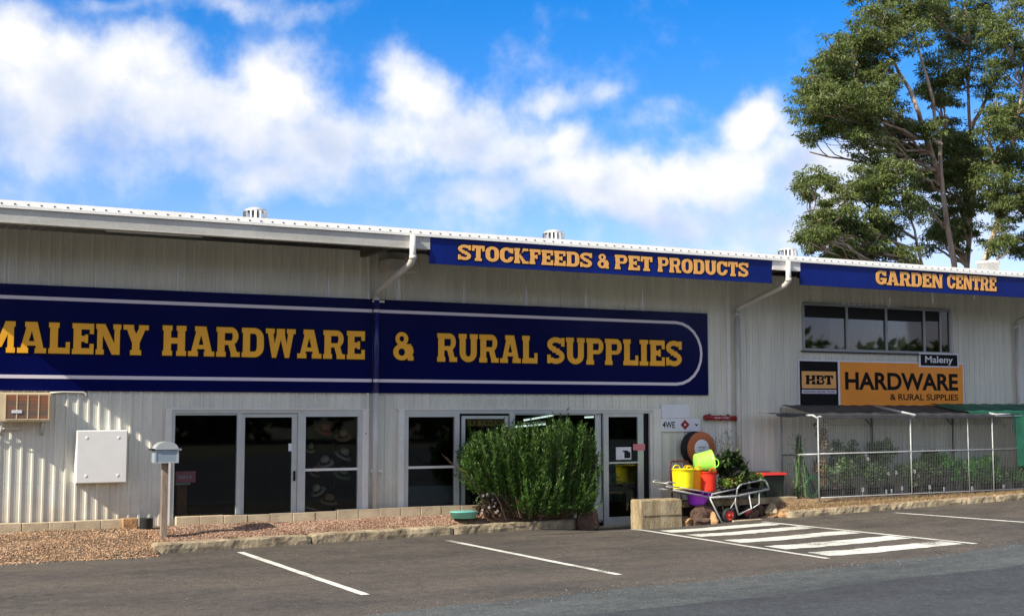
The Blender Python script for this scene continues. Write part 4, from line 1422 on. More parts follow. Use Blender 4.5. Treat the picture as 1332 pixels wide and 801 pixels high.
ML = thing('mailbox', 'blue grey metal mailbox with round lid on a weathered timber post', 'mailbox', (4.55, -0.98, 0.2))
mb = MB(); mb.cbox(4.51, 4.61, -1.03, -0.93, 0.12, 1.44, 0.006, M['wood']); mb.build('post', ML)
mb = MB(); mb.cbox(4.36, 4.76, -1.10, -0.86, 1.43, 1.66, 0.006, M['mail']); bx = mb.build('box', ML)
mb = MB(); mb.box(4.36, 4.39, -1.108, -1.1005, 1.43, 1.66, M['maillid']); mb.box(4.73, 4.76, -1.108, -1.1005, 1.43, 1.66, M['maillid']); mb.box(4.39, 4.73, -1.108, -1.1005, 1.43, 1.445, M['maillid']); mb.build('front_rim', bx)
n_ = 12; vs = []
for i in range(n_ + 1):
    q = math.pi * i / n_
    vs += [(4.56 - 0.19 * math.cos(q), -1.13, 1.655 + 0.13 * math.sin(q)), (4.56 - 0.19 * math.cos(q), -0.83, 1.655 + 0.13 * math.sin(q))]
mb = MB(); mb.add(vs, [(2 * i, 2 * i + 2, 2 * i + 3, 2 * i + 1) for i in range(n_)], M['maillid'], True)
mb.add([vs[2 * i] for i in range(n_ + 1)], [tuple(range(n_ + 1))], M['maillid']); mb.add([vs[2 * i + 1] for i in range(n_ + 1)], [tuple(range(n_ + 1))], M['maillid'])
mb.box(4.31, 4.37, -1.12, -0.84, 1.640, 1.668, M['steelb']); mb.box(4.75, 4.80, -1.12, -0.84, 1.640, 1.668, M['maillid'])
mb.build('lid', ML)

# garden edging blocks along the wall
ED = thing('garden_edging', 'row of pale concrete edging blocks along the foot of the wall', 'edging', (4, -0.12, 0.3))
x = -2.2
protoe = {}
while x < 11.7:
    w = 0.42
    if not (4.05 < x + w / 2 < 4.75):
        mb = MB(); dz = R(-.006, .006)
        mb.cbox(x, x + w - 0.008, -0.205 + R(-.006, .006), -0.075, 0.22, 0.452 + dz + (0.02 if x > 7.8 else 0), 0.009, M['edge'])
        mb.build('edging_block', ED)
    x += w
mb = MB(); mb.cbox(4.02, 4.27, -0.30, -0.08, 0.24, 0.47, 0.012, M['rocko'])
tag(mb.build('loose_block'), 'yellowish loose block beside the black tin, left of the mailbox post', 'block')
mb = MB(); mb.lathe([(0.0, 0.0), (0.105, 0.0), (0.11, 0.01), (0.11, 0.19), (0.115, 0.20), (0.10, 0.20), (0.095, 0.03), (0, 0.03)], (4.40, -0.34, 0.27), M['rubber'], 20)
tag(mb.build('black_tin'), 'squat black tin on the gravel beside the mailbox post', 'tin')

# lamp batten under the eave
LB = thing('eave_light', 'long slim batten light fixed under the eave at left', 'light', (4.3, -1.0, 5.3))
mb = MB(); mb.cbox(3.45, 5.15, -1.06, -0.94, 5.30, 5.36, 0.01, M['gutter']); mb.build('housing', LB)
mb = MB(); mb.tube([(3.5, -1.0, 5.285), (5.1, -1.0, 5.285)], 0.018, M['white'], 8); mb.build('tube', LB)

# ------------------------------------------------------------------ foliage helpers
def leaf_quad(vs, fs, p, d, n, ln, wd):
    """pointed leaf: four corners"""
    s = d.cross(n)
    if s.length < 1e-4: s = d.orthogonal()
    s.normalize()
    o = len(vs)
    vs += [tuple(p), tuple(p + d * ln * .45 + s * wd), tuple(p + d * ln), tuple(p + d * ln * .45 - s * wd)]
    fs.append((o, o + 1, o + 2, o + 3))


def rdir():
    while True:
        v = Vector((R(-1, 1), R(-1, 1), R(-1, 1)))
        if 0.05 < v.length < 1: return v.normalized()


def limb(mb, a, b, r0, r1, wob, material, n=6, sides=6, sag=0.0):
    pts = []; rs = []
    a = Vector(a); b = Vector(b)
    off = Vector((0, 0, 0))
    for i in range(n + 1):
        t = i / n
        p = a.lerp(b, t)
        if 0 < i < n: off = off * .6 + rdir() * wob * (b - a).length / n
        else: off = Vector((0, 0, 0)) if i == 0 else off
        p = p + off + Vector((0, 0, -sag * math.sin(math.pi * t)))
        pts.append(p); rs.append(r0 + (r1 - r0) * t)
    mb.tube(pts, rs, material, sides, caps=False)
    return pts


# ------------------------------------------------------------------ gum trees behind the store
def at_y(px, py, Y):
    """point of the plane y=Y seen at this place of the photograph (layout of the distant crowns)"""
    d = view_dir(px, py)
    t = (Y - CAM_Y) / d.y
    return Vector((d.x * t, Y, H + d.z * t))


def gum_tree(label, Y, trunk, clusters, r0=0.26, forks=(), density=1.0):
    """trunk: list of (px,py) from base up; clusters: (px,py,r px)"""
    base = at_y(trunk[0][0], trunk[0][1], Y); base.z = -0.1
    T = thing('gum_tree', label, 'tree', tuple(base), 'tall gum trees behind the store')
    mb = MB()
    pts = [base] + [at_y(px, py, Y + R(-.3, .3)) for px, py in trunk]
    # resample
    dense = []
    for a, b in zip(pts, pts[1:]):
        k = max(2, int((b - a).length / 1.0))
        for i in range(k): dense.append(a.lerp(b, i / k) + Vector((R(-.05, .05), R(-.05, .05), 0)))
    dense.append(pts[-1])
    hs = dense[-1].z
    rs = [max(0.035, r0 * (1 - 0.86 * (p.z / hs))) for p in dense]
    mb.tube(dense, rs, M['bark'], 9, caps=False)
    stems = [(p, r) for p, r in zip(dense, rs)]
    for (f, rr) in forks:
        fp = [at_y(px, py, Y + R(-.6, .6)) for px, py in f]
        d2 = []
        for a, b in zip(fp, fp[1:]):
            for i in range(3): d2.append(a.lerp(b, i / 3) + Vector((R(-.06, .06), R(-.06, .06), R(-.04, .04))))
        d2.append(fp[-1])
        r2 = [rr * (1 - .75 * i / len(d2)) for i in range(len(d2))]
        mb.tube(d2, r2, M['bark'], 7, caps=False)
        stems += [(p, r) for p, r in zip(d2, r2)]
    extra = []
    for i, a in enumerate(clusters):
        for b in clusters[i + 1:]:
            d = math.hypot(a[0] - b[0], a[1] - b[1])
            if 20 < d < 58 and random.random() < .55:
                t = R(.35, .65)
                extra.append((a[0] * (1 - t) + b[0] * t + R(-9, 9), a[1] * (1 - t) + b[1] * t + R(-9, 9), min(a[2], b[2]) * R(.4, .7)))
    vs, fs = [], []
    for (px, py, rp) in list(clusters) + extra:
        scale = (Y - CAM_Y) / 36.6 * 0.0306
        rad = rp * scale
        c = at_y(px, py, Y + R(-1.3, 1.3))
        cand = [(p, r) for p, r in stems if p.z < c.z - 0.3]
        if cand:
            p, r = min(cand, key=lambda q: (q[0] - c).length + 0.25 * abs(q[0].z - (c.z - 1.6)))
            lp = limb(mb, p, c, min(r * .6, 0.09), 0.025, 0.35, M['bark'], 7, 6)
            for _ in range(4):
                q = lp[random.randint(3, 6)]
                limb(mb, q, c + rdir() * rad * .8, 0.026, 0.008, 0.3, M['bark'], 4, 4)
        # tufts inside the cluster: flattened, leaves hang
        nt_ = max(9, int(44 * (rad / 0.9) ** 2 * density))
        for _ in range(nt_):
            while True:
                q = Vector((R(-1, 1), R(-1, 1), R(-1, 1)))
                if q.length < 1: break
            tc = c + Vector((q.x * rad * 1.2, q.y * rad * 1.25, q.z * rad * 1.0 - .25 * rad * abs(q.x)))
            tr = R(.17, .34)
            for _ in range(int(70 * density)):
                e = rdir() * (R(0, 1) ** .55)
                p = tc + Vector((e.x * tr * 1.25, e.y * tr * 1.2, e.z * tr * .62))
                d = (Vector((e.x * .7, e.y * .7, -0.55)) + rdir() * .6).normalized()
                leaf_quad(vs, fs, p, d, rdir(), R(.11, .21), R(.015, .028))
    mb.build('trunk', T)
    fast('crown', vs, fs, M['leafgum'], T)
    return T


gum_tree('leftmost tall gum tree with spreading crown behind the store roof', 14.0,
         [(1240, 345), (1226, 250), (1222, 180), (1212, 130), (1200, 80), (1180, 20), (1170, -30)],
         [(1058, 108, 24), (1045, 140, 18), (1078, 88, 22), (1092, 125, 24), (1072, 158, 20), (1112, 90, 24), (1052, 178, 10), (1107, 160, 24),
          (1112, 55, 24), (1138, 30, 28), (1135, 75, 26), (1160, 8, 28), (1180, 42, 24), (1130, 125, 26), (1155, 100, 20), (1152, 150, 26), (1130, 185, 24),
          (1160, 190, 22), (1175, 165, 14), (1210, 165, 16), (1200, 240, 18), (1198, 275, 16), (1060, 135, 22), (1085, 60, 18), (1095, 115, 24), (1118, -15, 24), (1200, -5, 24), (1145, -30, 26), (1185, 205, 20)],
         0.18, [([(1225, 240), (1205, 180), (1188, 130), (1170, 95), (1150, 60)], .13), ([(1222, 190), (1190, 160), (1150, 150), (1110, 130)], .09)])
gum_tree('low leaning gum tree whose lowest sprays hang left over the store roof', 12.5,
         [(1200, 345), (1190, 300), (1172, 250), (1160, 215)],
         [(1055, 232, 15), (1043, 240, 8), (1068, 228, 10), (1112, 235, 22), (1098, 250, 13), (1132, 215, 20), (1150, 240, 22), (1172, 222, 22), (1062, 292, 18), (1044, 305, 9),
          (1085, 312, 22), (1078, 285, 14), (1108, 292, 18), (1118, 322, 20), (1148, 318, 14), (1145, 275, 16), (1182, 262, 20), (1165, 300, 12),
          (1052, 318, 12), (1100, 335, 16), (1185, 328, 14), (1160, 345, 12)],
         0.14, [([(1192, 310), (1150, 285), (1110, 255), (1070, 236)], .06), ([(1195, 325), (1150, 312), (1095, 305), (1060, 296)], .06)])
gum_tree('straight pale trunked gum tree in the middle of the group', 16.0,
         [(1258, 345), (1266, 250), (1264, 180), (1258, 120), (1262, 60), (1255, 0), (1250, -40)],
         [(1215, 25, 24), (1245, 60, 22), (1222, 85, 24), (1238, 15, 24), (1205, 112, 18), (1270, 25, 26), (1262, 90, 18), (1205, 195, 16), (1240, 168, 20), (1258, 185, 20),
          (1236, 210, 20), (1212, 225, 20), (1240, 245, 22), (1262, 225, 18), (1225, 275, 16), (1215, 300, 10), (1250, 285, 14), (1280, 205, 20), (1290, 60, 22), (1275, -15, 26),
          (1236, 130, 15), (1228, 185, 16), (1232, 300, 15), (1262, 262, 17), (1272, 300, 14), (1205, 318, 13), (1225, -20, 24), (1245, 318, 11), (1222, 130, 12), (1285, 110, 18)],
         0.18, [([(1262, 170), (1280, 135), (1300, 100), (1310, 60)], .10), ([(1265, 240), (1240, 200), (1225, 150), (1222, 110)], .09)])
gum_tree('rightmost gum tree of the group, cut off by the picture edge', 13.0,
         [(1280, 345), (1300, 280), (1312, 220), (1325, 150), (1335, 80), (1345, 10)],
         [(1305, 28, 26), (1325, 5, 26), (1318, 70, 24), (1300, 95, 20), (1335, 110, 24), (1300, 140, 22), (1322, 160, 24), (1290, 165, 20), (1310, 195, 22), (1290, 225, 20),
          (1332, 210, 22), (1312, 245, 24), (1285, 262, 16), (1330, 268, 22), (1305, 290, 16), (1325, 315, 20), (1292, 322, 11), (1350, 60, 30), (1355, 150, 30), (1355, 240, 30),
          (1350, 310, 26), (1380, 100, 34), (1385, 200, 34)],
         0.19, [([(1298, 290), (1320, 260), (1345, 230)], .08), ([(1310, 240), (1290, 200), (1285, 160)], .09)])

# ------------------------------------------------------------------ big shrub by the door
def fs_():
    if R(0, 1) < .55:
        x = R(2, 20); y = edge_y(x) + R(-.35, .35)
    else:
        x = R(1, 26); y = R(-9, -1.8)
    return (x, y, gz(x, y) + .008)


stone_cloud('loose_grit', 1500, fs_, rand_tint(mat('grit', (0.20, 0.19, 0.165), 0.9), 0.5, 1.5), .005, .012, tagd=('small loose grit scattered over the asphalt', 'grit'))


def stain(c, w, h):
    vs = []; n = 20
    for i in range(n):
        q = 2 * math.pi * i / n; k = 1 + .25 * math.sin(3 * q + c[0]) + .15 * math.sin(7 * q)
        x, y = c[0] + w * k * math.cos(q), c[1] + h * k * math.sin(q)
        vs.append((x, y, gz(x, y) + .004))
    fast('oil_stain', vs, [tuple(range(n))], M['stain'], kind='structure')


M['stain'] = mat('oil_stain', (0.05, 0.042, 0.034), 0.7, col2=(0.085, 0.07, 0.056), vscale=6)
stain((1.45, -5.6), .28, .30); stain((11.9, -1.75), .65, .10); stain((9.6, -3.6), .1, .2)
SH_ = thing('rosemary_shrub', 'big upright green shrub in front of the second shopfront', 'shrub', (11.8, -0.62, 0.15))
vs, fs = [], []
stem = MB()
# outline top profile over X (from the photograph)
def top_h(x): return lerp_pts([(9.9, 1.30), (10.2, 1.60), (10.5, 1.86), (11.0, 1.93), (11.4, 2.02), (11.9, 2.05), (12.4, 2.10), (12.85, 2.02), (13.1, 1.75), (13.3, 1.4)], x)
for i in range(1150):
    tx = R(10.22, 13.12)
    ty = -0.62 + R(-0.52, 0.42) * (1 - 0.35 * abs((tx - 11.8) / 1.5))
    edge = min(1.0, (tx - 9.98) * 2.2, (13.25 - tx) * 2.5)
    tz = top_h(tx) * (0.55 + 0.45 * R(0, 1) ** 0.55) * (0.86 + .14 * edge) + R(-.10, .10) + (R(.03, .16) if random.random() < .12 else 0)
    bx = 11.9 + (tx - 11.9) * (0.62 if tx < 11.4 else 0.80)
    if random.random() < .33 and tx > 11.2: tz = R(.4, 1.2); ty -= .12
    bz = 0.18 + R(0, .25) + (0.35 * sstep(11.2, 10.2, tx))
    b = Vector((bx + R(-.12, .12), -0.60 + (ty + .6) * .6, bz))
    t = Vector((tx, ty, tz))
    mid = b.lerp(t, .5) + Vector(((tx - bx) * 0.25, 0, 0))
    pts = []
    n = max(5, int((t - b).length / .035))
    lean = Vector((R(-.06, .06), R(-.06, .06), 0))
    q0 = R(0.0, 0.18)
    prev = b
    for k in range(n + 1):
        u = k / n
        p = b * (1 - u) ** 2 + mid * 2 * u * (1 - u) + t * u * u + lean * u
        if u > (.22 if tx < 11.3 else .04) + q0 * .6:
            d = (p - prev).normalized() if k else Vector((0, 0, 1))
            for _ in range(3):
                s = rdir(); s = (s - d * s.dot(d))
                if s.length < .05: continue
                s.normalize()
                leaf_quad(vs, fs, p, (d * R(.7, 1.3) + s * R(.5, 1.0)).normalized(), rdir(), R(.055, .11) * (1.15 - .3 * u), R(.006, .011))
        prev = p
    if i % 11 == 0: stem.tube([b, mid, t], [.010, .006, .003], M['bark2'], 4, caps=False)
# bare low branches at the left
for (a, b_) in (((10.9, -.65, .25), (10.35, -.75, 1.25)), ((10.95, -.6, .3), (10.2, -.6, 1.35)), ((10.9, -.7, .35), (9.85, -.7, 1.42)), ((10.8, -.7, .5), (9.8, -.75, 1.5)), ((11.1, -.8, .2), (10.75, -.95, .75))):
    limb(stem, a, b_, .014, .004, .25, M['bark2'], 7, 5)
stem.build('stem', SH_)
fast('crown', vs, fs, M['leafbush'], SH_)


def flower_dots(parent, pts, material, r=0.02):
    for p in pts:
        mb = MB()
        for k in range(5):
            q = k * 2 * math.pi / 5 + p[0] * 9
            c = Vector((p[0] + r * math.cos(q), p[1] - r * .3, p[2] + r * math.sin(q)))
            mb.add([p, (c.x - .4 * r, c.y, c.z + .4 * r), (c.x + r * .4, c.y - r * .3, c.z + r * .3), (c.x + .3 * r, c.y, c.z - .5 * r)], [(0, 1, 2, 3)], material)
        mb.build('flower', parent)


def leafy_plant(name, label, cat, x, y, z, w, h, n, material, leaf=(.03, .06), lw=.014, flowers=None, pot=None, group=None, stems=5, top=.5, depth=None, droop=0.0, fr=.02):
    T = thing(name, label, cat, (x, y, z), group)
    mb = MB(); tips = []
    ph = 0
    if pot:
        pr, ph, pm = pot
        p_ = MB(); p_.lathe([(0, 0), (pr * .75, 0), (pr, ph), (pr * 1.06, ph), (pr * 1.06, ph - .02), (pr * .98, ph - .03), (pr * .9, ph - .03), (0, ph - .03)], (x, y, z), pm, 18)
        p_.build('pot', T)
    dp = depth if depth is not None else w
    for k in range(stems):
        t = Vector((x + R(-.5, .5) * w * .8, y + R(-.5, .5) * dp * .8, z + ph + h * R(.65, 1)))
        limb(mb, (x + R(-.1, .1) * w, y + R(-.1, .1) * w, z + ph * .8), t, .009, .003, .15, M['bark2'], 4, 4)
        tips.append(t)
    mb.build('stem', T)
    vs, fs = [], []
    cl = [(Vector((x + R(-.4, .4) * w, y + R(-.4, .4) * dp, z + ph + h * R(1 - top * 1.6 if top < .6 else .1, .9))), R(.12, .25) * w) for _ in range(9)]
    cl += [(t, .14 * w) for t in tips]
    for _ in range(n):
        c, r = random.choice(cl)
        e = rdir() * R(0, 1) ** .5
        p = c + Vector((e.x * r, e.y * r, e.z * r * 1.1))
        if p.z < z + ph * .9: p.z = z + ph * .9 + R(0, .04)
        d = (e + Vector((0, 0, .3 - droop)) + rdir() * .5).normalized()
        leaf_quad(vs, fs, p, d, rdir(), R(*leaf), lw)
    fast('foliage', vs, fs, material, T)
    if flowers:
        k, fm = flowers
        flower_dots(T, [tuple(random.choice(cl)[0] + Vector((R(-.1, .1) * w, -dp * .45, R(-.1, .12) * h))) for _ in range(k)], fm, fr)
    return T


# turquoise tub and small plants at the shrub's foot
mb = MB(); mb.lathe([(0, 0), (0.24, 0), (0.27, 0.11), (0.285, 0.115), (0.285, 0.13), (0.25, 0.135), (0, 0.14)], (10.30, -0.55, 0.26), M['turq'], 24, sy=.7)
tag(mb.build('turquoise_tub'), 'shallow turquoise lidded tub on the gravel left of the shrub', 'tub')
leafy_plant('bedding_plant', 'low dark red leaved plant with white flowers at the foot of the shrub', 'plant', 10.80, -0.55, 0.24, .6, .24, 700,
            leaf_mat('dark_red_leaf', (.035, .012, .012), (.10, .04, .03)), (.04, .07), .016, (9, M['petal']), depth=.35, fr=.018)
leafy_plant('bedding_plant', 'thin plant with pale flowers in the shaded gap left of the shrub', 'plant', 10.75, -0.62, 0.4, .45, .45, 160,
            M['leafrose'], (.03, .06), .012, (7, M['petal']), depth=.3, fr=.02)


def rock(name, label, c, s, material, group=None, cat='rock', parent=None):
    bm = bmesh.new()
    bmesh.ops.create_icosphere(bm, subdivisions=3, radius=1)
    ph = [R(0, 6) for _ in range(6)]
    for v in bm.verts:
        p = v.co.copy()
        k = 1 + .16 * math.sin(p.x * 2.9 + ph[0]) + .13 * math.sin(p.y * 3.7 + ph[1]) + .12 * math.sin(p.z * 4.1 + ph[2]) + .05 * math.sin(p.x * 9 + p.z * 7 + ph[3])
        # flatten some sides
        for q in range(5):
            d = Vector((math.sin(ph[q] * 3), math.cos(ph[q] * 2), math.sin(ph[q] + q))).normalized()
            if p.dot(d) > .72: p -= d * (p.dot(d) - .72)
        v.co = Vector((c[0] + p.x * s[0] * k, c[1] + p.y * s[1] * k, c[2] + p.z * s[2] * k))
    mb = MB(); mb.bm(bm, material, False)
    o = mb.build(name, parent)
    if label: tag(o, label, cat, group)
    return o


rock('brown_rock', 'dark brown rock at the end of the bed beside the shop door', (13.02, -0.62, 0.13), (.30, .2, .26), M['rock'])

# big concrete block right of the door
CB = thing('concrete_block', 'large stained concrete block on the asphalt right of the door', 'block', (14.3, -1.0, -0.05))
bm = bmesh.new(); bmesh.ops.create_cube(bm, size=1)
x0, x1, y0, y1, z0, z1 = 13.86, 14.88, -1.22, -0.84, -0.10, 0.52
for v in bm.verts: v.co = Vector((x0 + (v.co.x + .5) * (x1 - x0), y0 + (v.co.y + .5) * (y1 - y0), z0 + (v.co.z + .5) * (z1 - z0)))
bmesh.ops.bevel(bm, geom=bm.edges[:], offset=.045, segments=3, affect='EDGES', profile=.6)
bmesh.ops.subdivide_edges(bm, edges=bm.edges[:], cuts=4, use_grid_fill=True)
for v in bm.verts:
    v.co += Vector((R(-.004, .004), .006 * math.sin(v.co.x * 9) + R(-.004, .004), R(-.004, .004)))
    if abs(v.co.z - 0.22) < .03 and v.co.y < -1.1: v.co.y += .012
mb = MB(); mb.bm(bm, M['blockc']); mb.build('block', CB)
mb = MB(); mb.box(13.92, 14.84, -1.232, -1.20, 0.204, 0.212, M['soil']); mb.build('joint', CB)

# low retaining slab and rocks
RW = thing('retaining_sleepers', 'long pale brown timber sleepers edging the raised soil, behind the trolley', 'sleeper', (16.6, -0.7, .3))
for a, b_ in ((14.95, 16.55), (16.57, 18.15)):
    mb = MB(); mb.cbox(a, b_, -0.86, -0.64, 0.31, 0.44, 0.012, M['blockc']); mb.build('sleeper', RW)
mb = MB(); mb.box(15.1, 17.9, -0.66, -0.1, 0.0, 0.36, M['soil'])
mb.build('raised_soil')['kind'] = 'structure'
rl = [('rocks stacked under the trolley, left of its leg', (15.12, -1.05, .02), (.20, .16, .13), 'rocko'), ('', (15.42, -1.1, .14), (.28, .2, .24), 'rock'), ('', (15.33, -1.25, .02), (.17, .12, .12), 'rock'),
      ('', (15.62, -1.22, .05), (.15, .13, .17), 'rocko'), ('', (15.70, -0.95, .20), (.2, .15, .2), 'rock')]
labs = ['ochre rock lowest at the left, against the concrete block', 'biggest dark rock under the purple tub', 'dull brown rock in front of the biggest dark rock',
        'bright ochre rock just left of the trolley leg', 'dark rock behind the trolley leg']
for (l, c, s, m_), lb in zip(rl, labs): rock('rock', lb, c, s, M[m_])
for (c, s, m_, lb) in (((17.45, -1.25, .12), (.20, .16, .14), 'rocko', 'pale rock at the near corner of the right kerb'), ((17.25, -1.1, .16), (.16, .14, .16), 'blockc', 'grey rock behind the pale corner rock of the right kerb'),
                       ((16.75, -0.95, .10), (.26, .18, .15), 'rock', 'dark rock in shade under the right end of the trolley'), ((17.05, -0.85, .16), (.22, .2, .16), 'rock', 'dark rock between trolley and corner rocks')):
    rock('rock', lb, c, s, M[m_])
mb = MB(); mb.cbox(16.0, 16.75, -1.42, -1.32, 0.02, 0.055, 0.006, M['edge'])
tag(mb.build('loose_plank'), 'pale thin board lying on the asphalt under the trolley', 'board')

# ------------------------------------------------------------------ nursery trolley with its goods
TR = thing('nursery_trolley', 'tilted galvanised tube trolley with red wheels carrying tubs and plants', 'trolley', (15.9, -1.2, 0))
g = mat('dull_trolley_tube', (0.46, 0.47, 0.46), 0.45, metal=0.4, var=0.3, vscale=9)
YF, YN = -1.30, -0.80


def both(mb, pts, r, m_=g):
    for y in (YF, YN): mb.tube([(x, y, z) for x, z in pts], r, m_, 8)


mb = MB()
both(mb, [(15.50, .53), (16.17, .60 - .06), (17.02, .66)], .022)
both(mb, [(15.50, .53), (14.60, .715)], .018)
for (x, z) in ((15.50, .53), (15.75, .555), (16.17, .54), (16.5, .585), (16.75, .62), (17.02, .66), (14.80, .675), (15.15, .60)): mb.tube([(x, YF, z), (x, YN, z)], .014, g, 6)
mb.build('frame', TR)
mb = MB()
both(mb, [(14.72, .76), (15.69, .60)], .012)
mb.tube([(14.75, YF, .755), (14.50, YF, .795), (14.455, YF, .83), (14.455, YF, .86), (14.50, YF, .875), (14.66, YF, .85)], .014, g, 8)
mb.tube([(14.75, YN, .755), (14.50, YN, .795), (14.455, YN, .83), (14.455, YN, .86), (14.50, YN, .875), (14.66, YN, .85)], .014, g, 8)
mb.tube([(14.46, YF, .845), (14.46, YN, .845)], .014, g, 8)
mb.build('handle', TR)
mb = MB()
both(mb, [(16.18, .55), (16.19, .68), (16.26, .76), (16.34, .785), (16.82, .855), (16.92, .84), (16.98, .77), (17.02, .67)], .018)
both(mb, [(15.55, .60), (16.18, .69)], .015); both(mb, [(15.55, .55), (15.55, .61)], .015)
mb.tube([(16.92, YF, .84), (16.92, YN, .84)], .014, g, 8)
mb.build('side_rail', TR)
mb = MB(); mb.box(15.52, 17.0, YF + .02, YN - .02, .595, .605, M['steelb'])
mb2 = MB()
mb2.add([(15.50, YF + .02, .535), (17.0, YF + .02, .655), (17.0, YN - .02, .655), (15.50, YN - .02, .535), (15.50, YF + .02, .545), (17.0, YF + .02, .665), (17.0, YN - .02, .665), (15.50, YN - .02, .545)],
        [(0, 1, 2, 3), (4, 5, 6, 7), (0, 1, 5, 4), (2, 3, 7, 6)], M['steelb']); mb2.build('tray', TR)
mb = MB(); mb.add([(14.72, YF + .02, .685), (15.50, YF + .02, .535), (15.50, YN - .02, .535), (14.72, YN - .02, .685), (14.72, YF + .02, .695), (15.50, YF + .02, .545), (15.50, YN - .02, .545), (14.72, YN - .02, .695)],
                  [(0, 1, 2, 3), (4, 5, 6, 7), (0, 1, 5, 4), (2, 3, 7, 6)], M['galv']); mb.build('tray', TR)
for y in (YF, YN):
    mb = MB(); mb.tube([(15.48, y, .55), (15.78, y, .03), (15.86, y, -.0)], .017, g, 8); mb.build('leg', TR)
    mb = MB(); mb.tube([(16.15, y, .55), (16.14, y, .40), (16.21, y, .16), (16.56, y, .27), (16.49, y, .58)], .015, g, 8); mb.tube([(16.56, y, .27), (16.76, y, .36), (16.76, y, .60)], .012, g, 8); mb.build('leg', TR)
mb = MB(); mb.tube([(15.98, YF + .02, .18), (15.98, YN, .18)], .012, g, 8); mb.tube([(15.98, YF + .05, .18), (16.15, YF + .02, .45)], .012, g, 6); mb.tube([(15.98, YN, .18), (16.15, YN, .45)], .012, g, 6); mb.build('axle', TR)


def wheel(x, y, z, r):
    w = MB(); w.lathe([(r * .62, -.035), (r * .85, -.045), (r, -.02), (r, .02), (r * .85, .045), (r * .62, .035)], (x, y, z), M['rubber'], 24, 'Y'); w = w.build('wheel', TR)
    h = MB(); h.lathe([(0, -.045), (r * .22, -.045), (r * .25, -.02), (r * .55, -.025), (r * .63, -.04), (r * .63, .03), (0, .03)], (x, y, z), M['wheelred'], 24, 'Y'); h.build('hub', w)


wheel(15.95, YF - .03, .155, .155); wheel(15.99, YN + .05, .155, .15); wheel(16.66, YF + .25, .17, .15)


def tub(name, label, x, y, z, rt, rb, h, material, tiltx=0, tiltz=0, handles=True, group='flexible garden tubs on the trolley'):
    T = thing(name, label, 'tub', (x, y, z), group)
    rot = Matrix.Rotation(tiltz, 4, 'Y') @ Matrix.Rotation(tiltx, 4, 'X')
    mb = MB()
    prof = [(0.0, 0.004), (rb, 0.0), (rb + .01, .01)]
    for i in range(1, 7): prof.append((rb + (rt - rb) * (i / 6) ** .9, h * i / 6))
    prof += [(rt + .012, h + .004), (rt + .010, h + .014), (rt - .008, h + .012), (rb * .98, .02), (0, .02)]
    mb.lathe(prof, (0, 0, 0), material, 28)
    for i in range(len(mb.v)):
        mb.v[i] = tuple(rot @ Vector(mb.v[i]) + Vector((x, y, z)))
    mb.build('bucket', T)
    if handles:
        for s in (-1, 1):
            hb = MB()
            pts = []
            for k in range(9):
                q = math.pi * k / 8
                pts.append(rot @ Vector((.085 * math.cos(q), s * (rt + .004), h + .008 + .075 * math.sin(q))) + Vector((x, y, z)))
            hb.tube(pts, .012, material, 7); hb.build('handle', T)
    return T


tub('yellow_tub', 'bright yellow flexible tub, leftmost on the trolley', 15.00, -1.07, .715, .225, .20, .385, M['yellow'])
tub('orange_tub', 'orange flexible tub between the yellow and the red one', 15.33, -.95, .66, .20, .175, .42, M['orangep'])
tub('red_tub', 'red flexible tub on the trolley under the lime green one', 15.60, -1.07, .635, .20, .165, .40, M['red'])
tub('lime_tub', 'lime green tub tipped on its side on top of the red and orange ones', 15.44, -.90, 1.20, .25, .20, .34, M['lime'], 0.35, 1.45)
tub('purple_tub', 'purple tub standing on the rocks below the trolley', 15.38, -.98, .36, .25, .15, .25, M['purple'], .15, .12)

HT = thing('hand_truck', 'dark red tube hand truck leaning behind the yellow tub', 'hand truck', (15.2, -.62, .45))
mb = MB(); mb.tube([(14.99, -.7, .42), (14.99, -.62, 1.19), (15.02, -.615, 1.235), (15.07, -.612, 1.25), (15.38, -.612, 1.25), (15.43, -.615, 1.235), (15.46, -.62, 1.19), (15.46, -.7, .42)], .018, mat('dark_red_tube', (.07, .008, .01), .4), 8)
for z in (.62, .86, 1.06): mb.tube([(14.99, -.66, z), (15.46, -.66, z)], .012, M['steelb'], 6)
mb.tube([(15.22, -.68, .44), (15.22, -.64, 1.06)], .012, M['steelb'], 6)
mb.build('frame', HT)
mb = MB(); mb.box(14.98, 15.47, -.86, -.70, .44, .45, M['steelb']); mb.build('toe_plate', HT)

# potted plants on the trolley
def strap_plant(name, label, x, y, z, n, ln, material, pot, w=.018):
    T = thing(name, label, 'plant', (x, y, z))
    pr, ph, pm = pot
    p_ = MB(); p_.lathe([(0, 0), (pr * .75, 0), (pr, ph), (pr * 1.07, ph), (pr * 1.07, ph - .02), (pr * .9, ph - .03), (0, ph - .03)], (x, y, z), pm, 20); p_.build('pot', T)
    vs, fs = [], []
    st = MB()
    for s_ in range(9):
        t = Vector((x + R(-.33, .38), y + R(-.25, .25), z + ph + R(.15, .48)))
        limb(st, (x + R(-.04, .04), y, z + ph - .03), t, .012, .005, .1, M['bark2'], 4, 5)
        for k in range(n):
            a = R(0, 6.28); el = R(-.2, 1.2)
            d = Vector((math.cos(a) * math.cos(el), math.sin(a) * math.cos(el), math.sin(el)))
            L_ = ln * R(.6, 1.1)
            s = d.cross(Vector((0, 0, 1))).normalized() * w
            p0 = t + Vector((0, 0, -R(0, .18))); p1 = p0 + d * L_ * .5 + Vector((0, 0, .01)); p2 = p0 + d * L_ + Vector((0, 0, -L_ * .28))
            o = len(vs)
            vs += [tuple(p0), tuple(p1 + s), tuple(p1 - s), tuple(p2)]
            fs += [(o, o + 1, o + 2), (o + 1, o + 3, o + 2)]
    st.build('stem', T)
    fast('leaf', vs, fs, material, T)
    return T


